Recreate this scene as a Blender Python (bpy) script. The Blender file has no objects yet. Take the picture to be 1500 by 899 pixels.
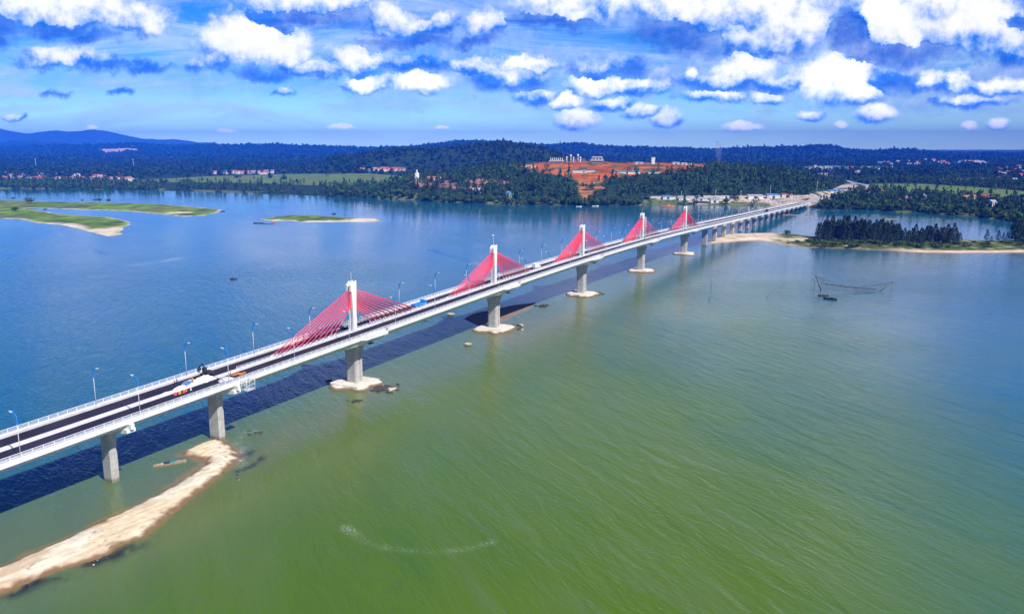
import bpy, bmesh, math, random
import numpy as np
from mathutils import Vector, Matrix

random.seed(7); rng = np.random.default_rng(7)
scene = bpy.context.scene
col = scene.collection

# ------------------------------------------------------------------ camera
FPX, HY, CH = 1200.0, 216.5, 96.0
PITCH = math.atan((HY - 449.5) / FPX)
cam_d = bpy.data.cameras.new("camera"); cam = bpy.data.objects.new("camera", cam_d); col.objects.link(cam)
cam_d.sensor_width = 36.0; cam_d.lens = 36.0 * FPX / 1500.0
cam_d.clip_start = 1.0; cam_d.clip_end = 90000.0
cam.location = (0, 0, CH); cam.rotation_euler = (math.pi / 2 + PITCH, 0, 0)
scene.camera = cam

# ------------------------------------------------------------------ exposure
vs = scene.view_settings
vs.view_transform = 'Standard'; vs.look = 'None'; vs.exposure = 0.45; vs.gamma = 1.0; vs.use_curve_mapping = False
scene.cycles.use_denoising = True
scene.cycles.max_bounces = 6; scene.cycles.diffuse_bounces = 2; scene.cycles.glossy_bounces = 3
scene.cycles.transparent_max_bounces = 8; scene.cycles.volume_bounces = 0; scene.cycles.transmission_bounces = 2
scene.cycles.caustics_reflective = False; scene.cycles.caustics_refractive = False

# ------------------------------------------------------------------ sun
SUN_AZ, SUN_EL = math.radians(137.0), math.radians(45.5)
SUN_DIR = Vector((math.sin(SUN_AZ) * math.cos(SUN_EL), math.cos(SUN_AZ) * math.cos(SUN_EL), math.sin(SUN_EL)))
sd_ = bpy.data.lights.new("sun", 'SUN'); sun = bpy.data.objects.new("sun", sd_); col.objects.link(sun)
sd_.energy = 4.6; sd_.angle = math.radians(0.5); sd_.color = (1.0, 0.955, 0.88)
sun.rotation_euler = SUN_DIR.to_track_quat('Z', 'Y').to_euler(); sun.location = (300, -300, 500)

# ------------------------------------------------------------------ picture <-> ground helpers (used to read distances off the photograph)
Fv = np.array([0, math.cos(PITCH), math.sin(PITCH)]); Uv = np.array([0, -math.sin(PITCH), math.cos(PITCH)]); Rv = np.array([1.0, 0, 0])
def ray(px, py): return Fv + Rv * (px - 750) / FPX + Uv * (449.5 - py) / FPX
def gp(px, py, z=0.0):
    d = ray(px, py); t = (z - CH) / d[2]; return (d[0] * t, d[1] * t)
def at_dist(px, py, Y):
    d = ray(px, py); t = Y / d[1]; return d[0] * t, CH + t * d[2]
def proj(X, Y, Z):
    q = Y * Fv[1] + (Z - CH) * Fv[2]; q = np.maximum(q, 1e-3)
    return 750 + FPX * X / q, 449.5 - FPX * (Y * Uv[1] + (Z - CH) * Uv[2]) / q

# ------------------------------------------------------------------ node helpers
class NT:
    def __init__(s, tree): s.t = tree; s.n = tree.nodes; s.l = tree.links
    def new(s, typ, **kw):
        n = s.n.new(typ)
        for k, v in kw.items(): setattr(n, k, v)
        return n
    def put(s, sock, v):
        if hasattr(v, 'links') or isinstance(v, bpy.types.NodeSocket): s.l.new(v, sock)
        else: sock.default_value = v
    def m(s, op, a, b=None, c=None, clamp=False):
        n = s.n.new('ShaderNodeMath'); n.operation = op; n.use_clamp = clamp
        s.put(n.inputs[0], a)
        if b is not None: s.put(n.inputs[1], b)
        if c is not None: s.put(n.inputs[2], c)
        return n.outputs[0]
    def vm(s, op, a, b=None, c=None):
        n = s.n.new('ShaderNodeVectorMath'); n.operation = op
        s.put(n.inputs[0], a)
        if b is not None: s.put(n.inputs[1], b)
        if c is not None: s.put(n.inputs[2], c)
        return n.outputs['Value'] if op in ('DOT_PRODUCT', 'LENGTH') else n.outputs[0]
    def noise(s, vec, scale, detail=2, rough=0.5, dist=0.0, out='Fac'):
        n = s.n.new('ShaderNodeTexNoise'); n.noise_dimensions = '3D'
        if vec is not None: s.l.new(vec, n.inputs['Vector'])
        n.inputs['Scale'].default_value = scale; n.inputs['Detail'].default_value = detail
        n.inputs['Roughness'].default_value = rough; n.inputs['Distortion'].default_value = dist
        return n.outputs[out] if out in n.outputs else n.outputs[0]
    def mapr(s, v, a, b, c=0.0, d=1.0, smooth=True):
        n = s.n.new('ShaderNodeMapRange'); n.interpolation_type = 'SMOOTHSTEP' if smooth else 'LINEAR'
        s.put(n.inputs[0], v)
        for i, x in zip((1, 2, 3, 4), (a, b, c, d)): n.inputs[i].default_value = x
        return n.outputs[0]
    def mix(s, f, a, b, mode='MIX'):
        n = s.n.new('ShaderNodeMix'); n.data_type = 'RGBA'; n.blend_type = mode
        s.put(n.inputs[0], f)
        s.put(n.inputs[6], a if not isinstance(a, tuple) else (*a[:3], 1)); s.put(n.inputs[7], b if not isinstance(b, tuple) else (*b[:3], 1))
        return n.outputs[2]
    def ramp(s, f, stops):
        n = s.n.new('ShaderNodeValToRGB'); e = n.color_ramp.elements
        while len(e) < len(stops): e.new(0.5)
        for el, (p, c) in zip(e, stops): el.position = p; el.color = (*c, 1)
        s.put(n.inputs[0], f); return n.outputs[0]

# ------------------------------------------------------------------ world: Nishita sky with cumulus
world = bpy.data.worlds.new("World"); scene.world = world; world.use_nodes = True
w = NT(world.node_tree); w.n.clear()
sky = w.new('ShaderNodeTexSky', sky_type='NISHITA'); sky.sun_disc = False
sky.sun_elevation = SUN_EL; sky.sun_rotation = SUN_AZ; sky.altitude = 100
sky.air_density = 1.0; sky.dust_density = 0.3; sky.ozone_density = 4.0
hs = w.new('ShaderNodeHueSaturation'); hs.inputs['Saturation'].default_value = 1.35; hs.inputs['Value'].default_value = 1.0
w.l.new(sky.outputs[0], hs.inputs['Color'])
tc = w.new('ShaderNodeTexCoord')
sp = w.new('ShaderNodeSeparateXYZ'); w.l.new(tc.outputs['Generated'], sp.inputs[0])
dx, dy, dz = sp.outputs
ay = w.m('ADD', w.m('ABSOLUTE', dy), 0.02)
u = w.m('MULTIPLY', w.m('DIVIDE', dx, ay), 1200.0)
v = w.m('MULTIPLY', w.m('DIVIDE', dz, ay), 1200.0)
tint = w.ramp(w.m('MULTIPLY', v, 1/600.0), [(0.0, (2.0, 2.8, 2.7)), (0.05, (1.2, 1.75, 2.0)), (0.14, (0.50, 0.84, 1.25)), (0.28, (0.20, 0.60, 1.15)), (0.5, (0.06, 0.40, 1.15)), (1.0, (0.05, 0.25, 0.60))])
skycol = w.mix(1.0, hs.outputs[0], tint, 'MULTIPLY')
cb = w.new('ShaderNodeCombineXYZ'); w.put(cb.inputs[0], u); w.put(cb.inputs[1], v)
P0v = cb.outputs[0]
n1 = w.noise(P0v, 0.016, 5, 0.62, 0.0, 'Color')
warp = w.vm('SCALE', w.vm('SUBTRACT', n1, (0.5, 0.5, 0.5))); warp.node.inputs['Scale'].default_value = 58.0
n1b = w.noise(P0v, 0.07, 4, 0.6, 0.0, 'Color')
warp2 = w.vm('SCALE', w.vm('SUBTRACT', n1b, (0.5, 0.5, 0.5))); warp2.node.inputs['Scale'].default_value = 17.0
wsum = w.vm('SCALE', w.vm('ADD', warp, warp2)); w.put(wsum.node.inputs['Scale'], w.mapr(v, 15, 130, 0.30, 1.0))
P1v = w.vm('ADD', P0v, wsum)
P3v = w.vm('ADD', w.vm('MULTIPLY', P1v, (1, 1, 0)), w.vm('MULTIPLY', w.vm('MULTIPLY', P1v, (0, 1, 0)), (0, 0, 0)))
sp2 = w.new('ShaderNodeSeparateXYZ'); w.l.new(P1v, sp2.inputs[0])
cb2 = w.new('ShaderNodeCombineXYZ'); w.put(cb2.inputs[0], sp2.outputs[0]); w.put(cb2.inputs[1], sp2.outputs[1]); w.put(cb2.inputs[2], w.m('MULTIPLY', sp2.outputs[1], -1.0))
P3v = cb2.outputs[0]
# each cumulus: centre (picture px), half width, height above / below its centre, brightness
CL = [(105,18,86,34,26,.35),(205,34,52,24,16,.3),(95,48,58,14,14,-.6),(140,60,40,8,10,-.55),(10,52,30,24,18,-.6),
 (100,93,46,15,12,.12),(165,98,60,11,10,-.3),(225,104,36,7,8,-.45),(372,62,56,32,34,.55),(335,72,34,24,22,.4),(428,76,36,26,26,.45),
 (318,103,26,14,12,-.12),(400,110,46,8,9,-.75),(468,106,36,14,12,.0),(96,140,18,6,6,-.3),(192,139,17,7,6,-.2),(420,137,16,6,5,-.3),
 (470,-6,95,40,30,.4),(450,30,80,12,12,-.85),(578,36,32,20,18,.15),(615,44,34,15,14,.08),(652,36,20,16,18,.15),(600,62,64,8,9,-.6),
 (713,38,22,22,22,.22),(700,64,26,8,8,-.6),(848,-6,74,40,40,.5),(800,32,58,12,9,-.85),(955,2,36,26,28,.35),(1060,10,120,45,36,.4),
 (1152,44,50,32,30,.38),(1110,64,60,18,14,.05),(985,62,58,24,20,-.9),(1292,36,66,42,38,.55),(1345,0,100,40,40,.5),(1402,42,76,40,34,.4),
 (1475,72,60,26,24,.1),(1305,84,74,18,14,-.9),(1236,58,24,42,24,-.85),(1480,34,40,14,12,-.55),
 (530,92,42,18,18,.15),(608,98,56,13,12,-.25),(540,126,34,13,10,.25),(620,129,33,15,11,.5),(690,103,36,13,10,.15),(742,121,50,19,16,-.1),
 (788,147,32,12,10,.0),(772,98,34,11,9,.3),(885,106,50,20,12,-.3),(866,130,36,17,12,.35),(922,133,46,13,11,.18),(845,178,27,14,12,.38),
 (826,154,22,12,9,.32),(890,156,30,9,8,.1),(940,166,30,9,8,.12),(970,176,20,14,10,.15),(1085,106,36,26,20,.42),(1055,124,62,13,12,-.05),
 (1125,126,40,12,10,-.05),(1011,114,13,14,14,.35),(1040,144,46,9,9,.12),(1112,146,24,9,8,.12),(1214,118,50,32,30,.55),(1252,138,32,18,14,.35),
 (1292,122,42,19,16,-.3),(1180,170,18,8,8,.15),(1272,169,28,12,11,.35),(1352,126,32,13,11,.02),(1392,127,22,15,12,.32),(1452,131,38,13,11,.2),
 (1500,132,26,14,12,.3),(1405,152,50,8,8,.0),(505,188,18,5,4,.5),(340,193,17,4,4,.5),(150,186,9,4,3,.5),(38,172,16,5,5,.1),
 (1080,188,30,8,6,.25),(1222,186,10,8,6,.3),(1405,186,12,8,6,.25),(1445,184,14,9,7,.25),(650,188,10,4,3,.4)]
def px_uv(px, py):
    d = ray(px, py); return d[0] / d[1] * 1200, d[2] / d[1] * 1200
# higher clouds that only the water mirrors
CL += [(1300,-95,95,100,95,.6),(1090,-60,120,50,45,.5),(1480,-330,160,60,50,.3),(640,-60,60,20,16,.1)]
dmax = None; tone = None
P3c = P3v
for ci, (px, py, a, bu, bd, br) in enumerate(CL):
    if ci % 10 == 9: P3c = w.vm('MULTIPLY_ADD', dmax, (1e-7, 1e-7, 1e-7), P3v)   # keeps the node chain sequential
    cu, cv = px_uv(px, py)
    br += 0.3 if py > 185 else 0.0
    a *= 1.24; bu *= 1.20; bd *= 1.14
    S = (1 / a, 1 / bu, 1 / bd)
    e = w.vm('MULTIPLY_ADD', P3c, S, (-cu / a, -cv / bu, cv / bd))
    q = w.vm('DOT_PRODUCT', w.vm('MAXIMUM', e, (-30, 0, 0)), w.vm('MAXIMUM', e, (-30, 0, 0)))
    m1 = e
    d_ = w.m('SUBTRACT', 1.0 if py < 185 else 0.72, q)
    sy = w.new('ShaderNodeSeparateXYZ'); w.l.new(m1, sy.inputs[0])
    t_ = w.m('MULTIPLY_ADD', sy.outputs[1], 0.55, br*1.05)
    if dmax is None: dmax, tone = d_, t_
    else:
        g_ = w.m('GREATER_THAN', d_, dmax)
        mf = w.new('ShaderNodeMix'); mf.data_type = 'FLOAT'
        w.put(mf.inputs[0], w.mapr(w.m('SUBTRACT', d_, dmax), -0.35, 0.35, 0, 1, True)); w.put(mf.inputs[2], tone); w.put(mf.inputs[3], t_)
        tone = mf.outputs[0]
        dmax = w.m('MAXIMUM', d_, dmax)
edge = w.noise(P0v, 0.040, 8, 0.66)
dens = w.m('ADD', dmax, w.m('MULTIPLY_ADD', edge, 1.7, -0.62))
al_ = w.mapr(dens, -0.12, 0.95); soft = w.mapr(tone, -0.7, 0.15, 1.0, 0.0)
al2 = w.m('MULTIPLY', w.m('POWER', w.mapr(dens, -0.25, 1.25, 0, 1, False), 1.3, None, True), 0.85)
alpha = w.m('ADD', w.m('MULTIPLY', al_, w.m('SUBTRACT', 1.0, soft)), w.m('MULTIPLY', al2, soft))
alpha = w.m('MULTIPLY_ADD', tone, 1e-7, w.m('MULTIPLY', alpha, 0.97))   # tone and alpha are evaluated together
bil = w.noise(w.vm('ADD', P0v, (0, 0, 40)), 0.035, 5, 0.6)
tn = w.m('ADD', w.m('ADD', tone, w.m('MULTIPLY_ADD', bil, 1.6, -0.84)), w.m('MULTIPLY_ADD', w.m('MINIMUM', w.m('MAXIMUM', dmax, -0.3), 1.0), 0.30, 0.20))
ccol = w.ramp(tn, [(0.0, (0.006, 0.10, 0.62)), (0.26, (0.03, 0.20, 0.82)), (0.42, (0.24, 0.43, 0.90)), (0.62, (0.60, 0.70, 0.96)), (0.82, (0.92, 0.94, 1.0)), (1.0, (1.04, 1.03, 1.02))])
# thin high veil
mv = w.vm('MULTIPLY', P0v, (0.0035, 0.022, 1))
veil = w.mapr(w.noise(mv, 1.0, 8, 0.66, 0.9), 0.38, 0.72, 0.0, 0.85)
vmask = w.m('MULTIPLY', w.mapr(v, 0, 60, 0.15, 1.0), w.mapr(v, 240, 420, 1.0, 0.0))
veil = w.m('MULTIPLY', veil, vmask)
# soft mid-level cloud banks between the cumulus
mb1 = w.noise(w.vm('ADD', w.vm('MULTIPLY', P1v, (0.0085, 0.021, 0)), (3.1, 0.4, 7)), 1.0, 6, 0.58)
side = w.mapr(u, -420, 150, 0.30, 1.0)
bank = w.m('MULTIPLY', w.m('MULTIPLY', w.mapr(mb1, 0.42, 0.62), side), w.m('MULTIPLY', w.mapr(v, 25, 75), w.mapr(v, 330, 520, 1.0, 0.0)))
bank = w.m('MULTIPLY', bank, 0.85)
bcol = w.ramp(w.m('ADD', w.m('MULTIPLY_ADD', bil, 1.2, -0.1), w.m('MULTIPLY_ADD', mb1, -0.8, 0.4)), [(0.2, (0.16, 0.36, 0.84)), (0.5, (0.42, 0.58, 0.93)), (0.75, (0.85, 0.90, 1.0))])
bg1 = w.new('ShaderNodeBackground'); w.l.new(skycol, bg1.inputs[0]); bg1.inputs[1].default_value = 0.10
bg2 = w.new('ShaderNodeBackground'); w.l.new(ccol, bg2.inputs[0]); w.put(bg2.inputs[1], w.mapr(v, 5, 150, 1.6, 0.92))
bg3 = w.new('ShaderNodeBackground'); bg3.inputs[0].default_value = (0.62, 0.80, 1, 1); bg3.inputs[1].default_value = 0.85
bg4 = w.new('ShaderNodeBackground'); w.l.new(bcol, bg4.inputs[0]); bg4.inputs[1].default_value = 0.88
def wmix(f, a, b):
    n = w.new('ShaderNodeMixShader'); w.put(n.inputs[0], f); w.l.new(a.outputs[0], n.inputs[1]); w.l.new(b.outputs[0], n.inputs[2]); return n
ms = wmix(w.m('MULTIPLY', alpha, w.mapr(dz, 0.0, 0.012)), wmix(bank, wmix(veil, bg1, bg3), bg4), bg2)
wo = w.new('ShaderNodeOutputWorld'); w.l.new(ms.outputs[0], wo.inputs[0])
world.cycles.sampling_method = 'NONE'

# ------------------------------------------------------------------ materials
MATS = {}
def mat(name, c=(0.5, 0.5, 0.5), rough=0.7, var=0.12, scale=0.6, metal=0.0, bump=0.0, stain=None, spec=0.5, tide=None):
    if name in MATS: return MATS[name]
    m = bpy.data.materials.new(name); m.use_nodes = True; t = NT(m.node_tree)
    b = t.n['Principled BSDF']; b.inputs['Roughness'].default_value = rough; b.inputs['Metallic'].default_value = metal
    b.inputs['Specular IOR Level'].default_value = spec
    tcn = t.new('ShaderNodeTexCoord'); vec = tcn.outputs['Object']
    n = t.noise(vec, scale, 5, 0.6)
    c0 = tuple(max(0, x * (1 - var)) for x in c); c1 = tuple(min(1, x * (1 + var)) for x in c)
    cc = t.mix(t.mapr(n, 0.3, 0.7), c0, c1)
    if stain:
        sv = t.vm('MULTIPLY', vec, (1.2, 1.2, 0.10))
        sn = t.mapr(t.noise(sv, 0.9, 5, 0.65), 0.52, 0.78, 0, stain[1])
        cc = t.mix(sn, cc, stain[0])
    t.l.new(cc, b.inputs['Base Color'])
    if tide:   # waterline growth and lift joints of the shuttering
        ge = t.new('ShaderNodeNewGeometry'); sz = t.new('ShaderNodeSeparateXYZ'); t.l.new(ge.outputs['Position'], sz.inputs[0])
        zz = t.m('ADD', sz.outputs[2], t.m('MULTIPLY_ADD', t.noise(ge.outputs['Position'], 0.9, 4), 1.6, -0.8))
        cc = t.mix(t.mapr(zz, 1.7, 0.5, 0, 0.8), cc, tide)
        jt = t.m('FRACT', t.m('MULTIPLY', sz.outputs[2], 0.28)); cc = t.mix(t.m('MULTIPLY', t.m('LESS_THAN', jt, 0.045), 0.45), cc, (0.2, 0.19, 0.17))
        t.l.new(cc, b.inputs['Base Color'])
    if bump:
        bn = t.new('ShaderNodeBump'); bn.inputs['Strength'].default_value = bump; bn.inputs['Distance'].default_value = 0.1
        t.l.new(t.noise(vec, scale * 4, 4), bn.inputs['Height']); t.l.new(bn.outputs[0], b.inputs['Normal'])
    MATS[name] = m; return m
def leafmat(name, c, var=0.45, scale=0.05, warm=(0.10, 0.10, 0.03), cell=0.0):
    if name in MATS: return MATS[name]
    m = bpy.data.materials.new(name); m.use_nodes = True; t = NT(m.node_tree)
    b = t.n['Principled BSDF']; b.inputs['Roughness'].default_value = 0.75; b.inputs['Specular IOR Level'].default_value = 0.25
    ge = t.new('ShaderNodeNewGeometry'); rnd = ge.outputs['Random Per Island']
    oi = t.new('ShaderNodeObjectInfo')
    n = t.noise(ge.outputs['Position'], scale, 3, 0.6)
    f = t.m('ADD', t.m('MULTIPLY', rnd, 0.6), t.m('MULTIPLY', t.mapr(n, 0.3, 0.7), 0.4))
    cc = t.mix(f, tuple(x * (1 - var) for x in c), tuple(x * (1 + var) for x in c))
    cc = t.mix(t.m('MULTIPLY', t.mapr(t.noise(ge.outputs['Position'], scale * 0.37, 2), 0.56, 0.75), 0.6), cc, warm)
    if cell:   # crown-to-crown differences
        vo = t.new('ShaderNodeTexVoronoi'); t.l.new(ge.outputs['Position'], vo.inputs['Vector']); vo.inputs['Scale'].default_value = cell
        k = t.new('ShaderNodeSeparateColor'); t.l.new(vo.outputs['Color'], k.inputs[0])
        sc = t.vm('SCALE', cc); t.put(sc.node.inputs['Scale'], t.mapr(k.outputs[0], 0, 1, 0.45, 1.9, False)); cc = sc
        cc = t.mix(t.mapr(k.outputs[1], 0.80, 0.95, 0, 0.7), cc, (0.07, 0.085, 0.012))
        cc = t.mix(t.mapr(k.outputs[2], 0.90, 0.98, 0, 0.6), cc, (0.055, 0.04, 0.03))
    t.l.new(cc, b.inputs['Base Color'])
    MATS[name] = m; return m
def attrmat(name, rough=0.9, nscale=0.15, namt=0.3, bump=0.25, bscale=0.5):
    m = bpy.data.materials.new(name); m.use_nodes = True; t = NT(m.node_tree)
    b = t.n['Principled BSDF']; b.inputs['Roughness'].default_value = rough; b.inputs['Specular IOR Level'].default_value = 0.2
    at = t.new('ShaderNodeAttribute'); at.attribute_name = 'land'
    ge = t.new('ShaderNodeNewGeometry')
    n = t.noise(ge.outputs['Position'], nscale, 6, 0.65)
    k = t.mapr(n, 0.25, 0.75, 1 - namt, 1 + namt, False)
    sc = t.vm('SCALE', at.outputs['Color']); t.put(sc.node.inputs['Scale'], k)
    t.l.new(sc, b.inputs['Base Color'])
    bn = t.new('ShaderNodeBump'); bn.inputs['Strength'].default_value = bump; bn.inputs['Distance'].default_value = 1.0
    t.l.new(t.noise(ge.outputs['Position'], bscale, 5, 0.6), bn.inputs['Height']); t.l.new(bn.outputs[0], b.inputs['Normal'])
    return m

M_WHITE = mat('white_painted_concrete', (0.74, 0.73, 0.70), 0.7, 0.07, 0.25, stain=((0.45, 0.42, 0.38), 0.35))
M_CONC = mat('grey_concrete', (0.44, 0.42, 0.39), 0.85, 0.14, 0.5, bump=0.2, stain=((0.20, 0.18, 0.15), 0.6), tide=(0.16, 0.13, 0.07))
M_KERB = mat('pale_kerb_concrete', (0.56, 0.55, 0.53), 0.8, 0.12, 0.4, stain=((0.36, 0.34, 0.31), 0.4))
M_ASPH = mat('asphalt', (0.024, 0.020, 0.034), 0.85, 0.35, 0.12, spec=0.25, stain=((0.075, 0.07, 0.075), 0.45))
M_RED = mat('red_cable_sheath', (0.90, 0.075, 0.13), 0.45, 0.08, 0.5)
M_RAIL = mat('white_rail_paint', (0.70, 0.74, 0.80), 0.5, 0.05, 1.0)
M_POLE = mat('galvanised_pole', (0.55, 0.58, 0.62), 0.45, 0.06, 1.0)
M_BLUE = mat('blue_lamp_paint', (0.03, 0.27, 0.72), 0.4, 0.08, 1.0)
M_DARK = mat('dark_metal', (0.03, 0.03, 0.035), 0.6, 0.2, 1.0)
M_SANDY = mat('packed_sand', (0.62, 0.53, 0.40), 0.95, 0.16, 0.5, bump=0.4)
M_ROCK = mat('dark_rock', (0.05, 0.045, 0.04), 0.85, 0.4, 0.8, bump=0.5)
M_BARK = mat('bark', (0.12, 0.09, 0.07), 0.9, 0.2, 1.0)
M_WOOD = mat('boat_wood', (0.30, 0.17, 0.10), 0.7, 0.2, 1.5)
M_ORANGE = mat('orange_paint', (0.75, 0.25, 0.03), 0.6, 0.15, 1.0)
M_YELLOW = mat('yellow_machine_paint', (0.65, 0.36, 0.03), 0.5, 0.1, 1.0)
M_TEAL = mat('teal_sheet_roof', (0.03, 0.28, 0.24), 0.6, 0.15, 0.3)
M_REDROOF = mat('red_tile_roof', (0.42, 0.09, 0.06), 0.8, 0.2, 0.4)
M_ORROOF = mat('orange_tile_roof', (0.50, 0.17, 0.08), 0.8, 0.2, 0.4)
M_GREYROOF = mat('grey_sheet_roof', (0.40, 0.42, 0.46), 0.6, 0.2, 0.4)
M_BLUEROOF = mat('blue_sheet_roof', (0.10, 0.25, 0.50), 0.6, 0.2, 0.4)
M_WALL = mat('white_plaster', (0.74, 0.71, 0.66), 0.85, 0.1, 0.4)
M_WALL2 = mat('cream_plaster', (0.66, 0.55, 0.40), 0.85, 0.1, 0.4)
M_WIN = mat('dark_window', (0.03, 0.04, 0.06), 0.2, 0.1, 1.0)
M_RUBBER = mat('tyre_rubber', (0.02, 0.02, 0.02), 0.85, 0.1, 1.0)
M_SKIN = mat('skin', (0.35, 0.20, 0.13), 0.6, 0.05, 2.0)
M_NET = mat('net_twine', (0.05, 0.06, 0.08), 0.8, 0.1, 1.0)
M_LEAF = leafmat('broadleaf', (0.060, 0.115, 0.014))
M_CAS = leafmat('casuarina_needles', (0.012, 0.036, 0.016), 0.5, 0.04, (0.03, 0.04, 0.02))
M_SHRUB = leafmat('shrub_leaves', (0.05, 0.10, 0.02))
M_FORESTN = leafmat('near_forest_canopy', (0.022, 0.066, 0.011), 0.65, 0.02, (0.075, 0.105, 0.012), 0.085)
M_FOREST = leafmat('forest_canopy', (0.008, 0.034, 0.008), 0.65, 0.012, (0.035, 0.065, 0.010), 0.085)

# ------------------------------------------------------------------ object helpers
def tag(o, label=None, cat=None, group=None, kind=None):
    if label: o['label'] = label
    if cat: o['category'] = cat
    if group: o['group'] = group
    if kind: o['kind'] = kind
    return o
def empty(name, loc, label, cat, group=None, rz=0.0):
    o = bpy.data.objects.new(name, None); col.objects.link(o); o.location = loc; o.rotation_euler = (0, 0, rz)
    o.empty_display_size = 1.0
    return tag(o, label, cat, group)
class MB:
    def __init__(s): s.v = []; s.f = []; s.mi = []; s.sm = []
    def face(s, idx, mi=0, sm=False): s.f.append(tuple(idx)); s.mi.append(mi); s.sm.append(sm)
    def poly(s, pts, mi=0):
        b = len(s.v); s.v += [tuple(p) for p in pts]; s.face(range(b, b + len(pts)), mi)
    def box(s, c, d, mi=0, rz=0.0):
        x, y, z = (k / 2 for k in d); b = len(s.v); ca, sa = math.cos(rz), math.sin(rz)
        for (i, j, k) in ((-1,-1,-1),(1,-1,-1),(1,1,-1),(-1,1,-1),(-1,-1,1),(1,-1,1),(1,1,1),(-1,1,1)):
            px, py = i * x, j * y
            s.v.append((c[0] + px * ca - py * sa, c[1] + px * sa + py * ca, c[2] + k * z))
        for q in ((0,3,2,1),(4,5,6,7),(0,1,5,4),(1,2,6,5),(2,3,7,6),(3,0,4,7)): s.face([b + i for i in q], mi)
    def hexa(s, pts, mi=0):
        b = len(s.v); s.v += [tuple(p) for p in pts]
        for q in ((0,3,2,1),(4,5,6,7),(0,1,5,4),(1,2,6,5),(2,3,7,6),(3,0,4,7)): s.face([b + i for i in q], mi)
    def loft(s, rings, mi=0, caps=True, sm=False):
        b = len(s.v); n = len(rings[0])
        for r in rings: s.v += [tuple(p) for p in r]
        for k in range(len(rings) - 1):
            for i in range(n):
                j = (i + 1) % n
                s.face((b + k*n + i, b + k*n + j, b + (k+1)*n + j, b + (k+1)*n + i), mi, sm)
        if caps:
            s.face([b + i for i in range(n)][::-1], mi); s.face([b + (len(rings)-1)*n + i for i in range(n)], mi)
    def tube(s, p0, p1, r0, r1=None, n=6, mi=0, sm=True):
        r1 = r0 if r1 is None else r1
        p0 = Vector(p0); p1 = Vector(p1); d = (p1 - p0).normalized()
        a = d.orthogonal().normalized(); bb = d.cross(a)
        R = []
        for p, r in ((p0, r0), (p1, r1)):
            R.append([p + a * (r * math.cos(2*math.pi*i/n)) + bb * (r * math.sin(2*math.pi*i/n)) for i in range(n)])
        s.loft(R, mi, True, sm)
    def path(s, pts, r, n=5, mi=0):
        for a, b in zip(pts[:-1], pts[1:]): s.tube(a, b, r, None, n, mi)
    def prism(s, outline, z0, z1, mi=0):
        s.loft([[(x, y, z0) for x, y in outline], [(x, y, z1) for x, y in outline]], mi)
    def build(s, name, mats, parent=None, loc=None):
        me = bpy.data.meshes.new(name); me.from_pydata(s.v, [], s.f)
        for m in (mats if isinstance(mats, (list, tuple)) else [mats]): me.materials.append(m)
        if any(s.mi): me.polygons.foreach_set('material_index', s.mi)
        if any(s.sm): me.polygons.foreach_set('use_smooth', s.sm)
        me.update()
        bm = bmesh.new(); bm.from_mesh(me); bmesh.ops.recalc_face_normals(bm, faces=bm.faces); bm.to_mesh(me); bm.free()
        o = bpy.data.objects.new(name, me); col.objects.link(o)
        if parent: o.parent = parent
        if loc: o.location = loc
        return o
def np_mesh(name, V, T, m, parent=None, smooth=False, attrs=None):
    """big mesh from arrays: V (n,3), T (m,k)"""
    me = bpy.data.meshes.new(name); k = T.shape[1]
    me.vertices.add(len(V)); me.vertices.foreach_set('co', np.ascontiguousarray(V, dtype=np.float32).ravel())
    me.loops.add(T.size); me.loops.foreach_set('vertex_index', np.ascontiguousarray(T, dtype=np.int32).ravel())
    me.polygons.add(len(T)); me.polygons.foreach_set('loop_start', np.arange(0, T.size, k, dtype=np.int32))
    me.polygons.foreach_set('loop_total', np.full(len(T), k, dtype=np.int32))
    if smooth: me.polygons.foreach_set('use_smooth', np.ones(len(T), dtype=bool))
    me.update(calc_edges=True); me.validate()
    for an, arr in (attrs or {}).items():
        a = me.attributes.new(an, 'FLOAT_COLOR', 'POINT')
        a.data.foreach_set('color', np.concatenate([arr, np.ones((len(arr), 1))], 1).astype(np.float32).ravel())
    me.materials.append(m)
    o = bpy.data.objects.new(name, me); col.objects.link(o)
    if parent: o.parent = parent
    return o
def copy_tree(o, parent=None):
    c = o.copy(); col.objects.link(c)
    if parent: c.parent = parent
    for ch in list(o.children): copy_tree(ch, c)
    return c

# value noise on arrays
def vnoise(x, y, seed=0):
    xi = np.floor(x).astype(np.int64); yi = np.floor(y).astype(np.int64); fx = x - xi; fy = y - yi
    fx = fx*fx*(3-2*fx); fy = fy*fy*(3-2*fy)
    def h(a, b):
        k = (a * 374761393 + b * 668265263 + seed * 982451653) & 0x7fffffff
        k = ((k ^ (k >> 13)) * 1274126177) & 0x7fffffff
        return ((k ^ (k >> 16)) & 0xffff) / 65535.0
    return (h(xi, yi)*(1-fx)+h(xi+1, yi)*fx)*(1-fy) + (h(xi, yi+1)*(1-fx)+h(xi+1, yi+1)*fx)*fy
def fbm(x, y, seed=0, o=4):
    t = 0; a = 0.5; s = 0
    for i in range(o): t = t + a * vnoise(x, y, seed + i); s += a; a *= 0.5; x = x * 2.03 + 7.1; y = y * 2.03 + 3.7
    return t / s
def sstep(x, a, b):
    t = np.clip((x - a) / (b - a), 0, 1); return t*t*(3-2*t)
def inside(px, py, poly):
    px = np.asarray(px, float); r = np.zeros(px.shape, bool); n = len(poly)
    for i in range(n):
        x1, y1 = poly[i]; x2, y2 = poly[(i+1) % n]
        c = ((y1 > py) != (y2 > py))
        with np.errstate(divide='ignore', invalid='ignore'):
            xx = (x2-x1)*(py-y1)/((y2-y1) if y2 != y1 else 1e-9)+x1
        r ^= c & (px < xx)
    return r
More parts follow.
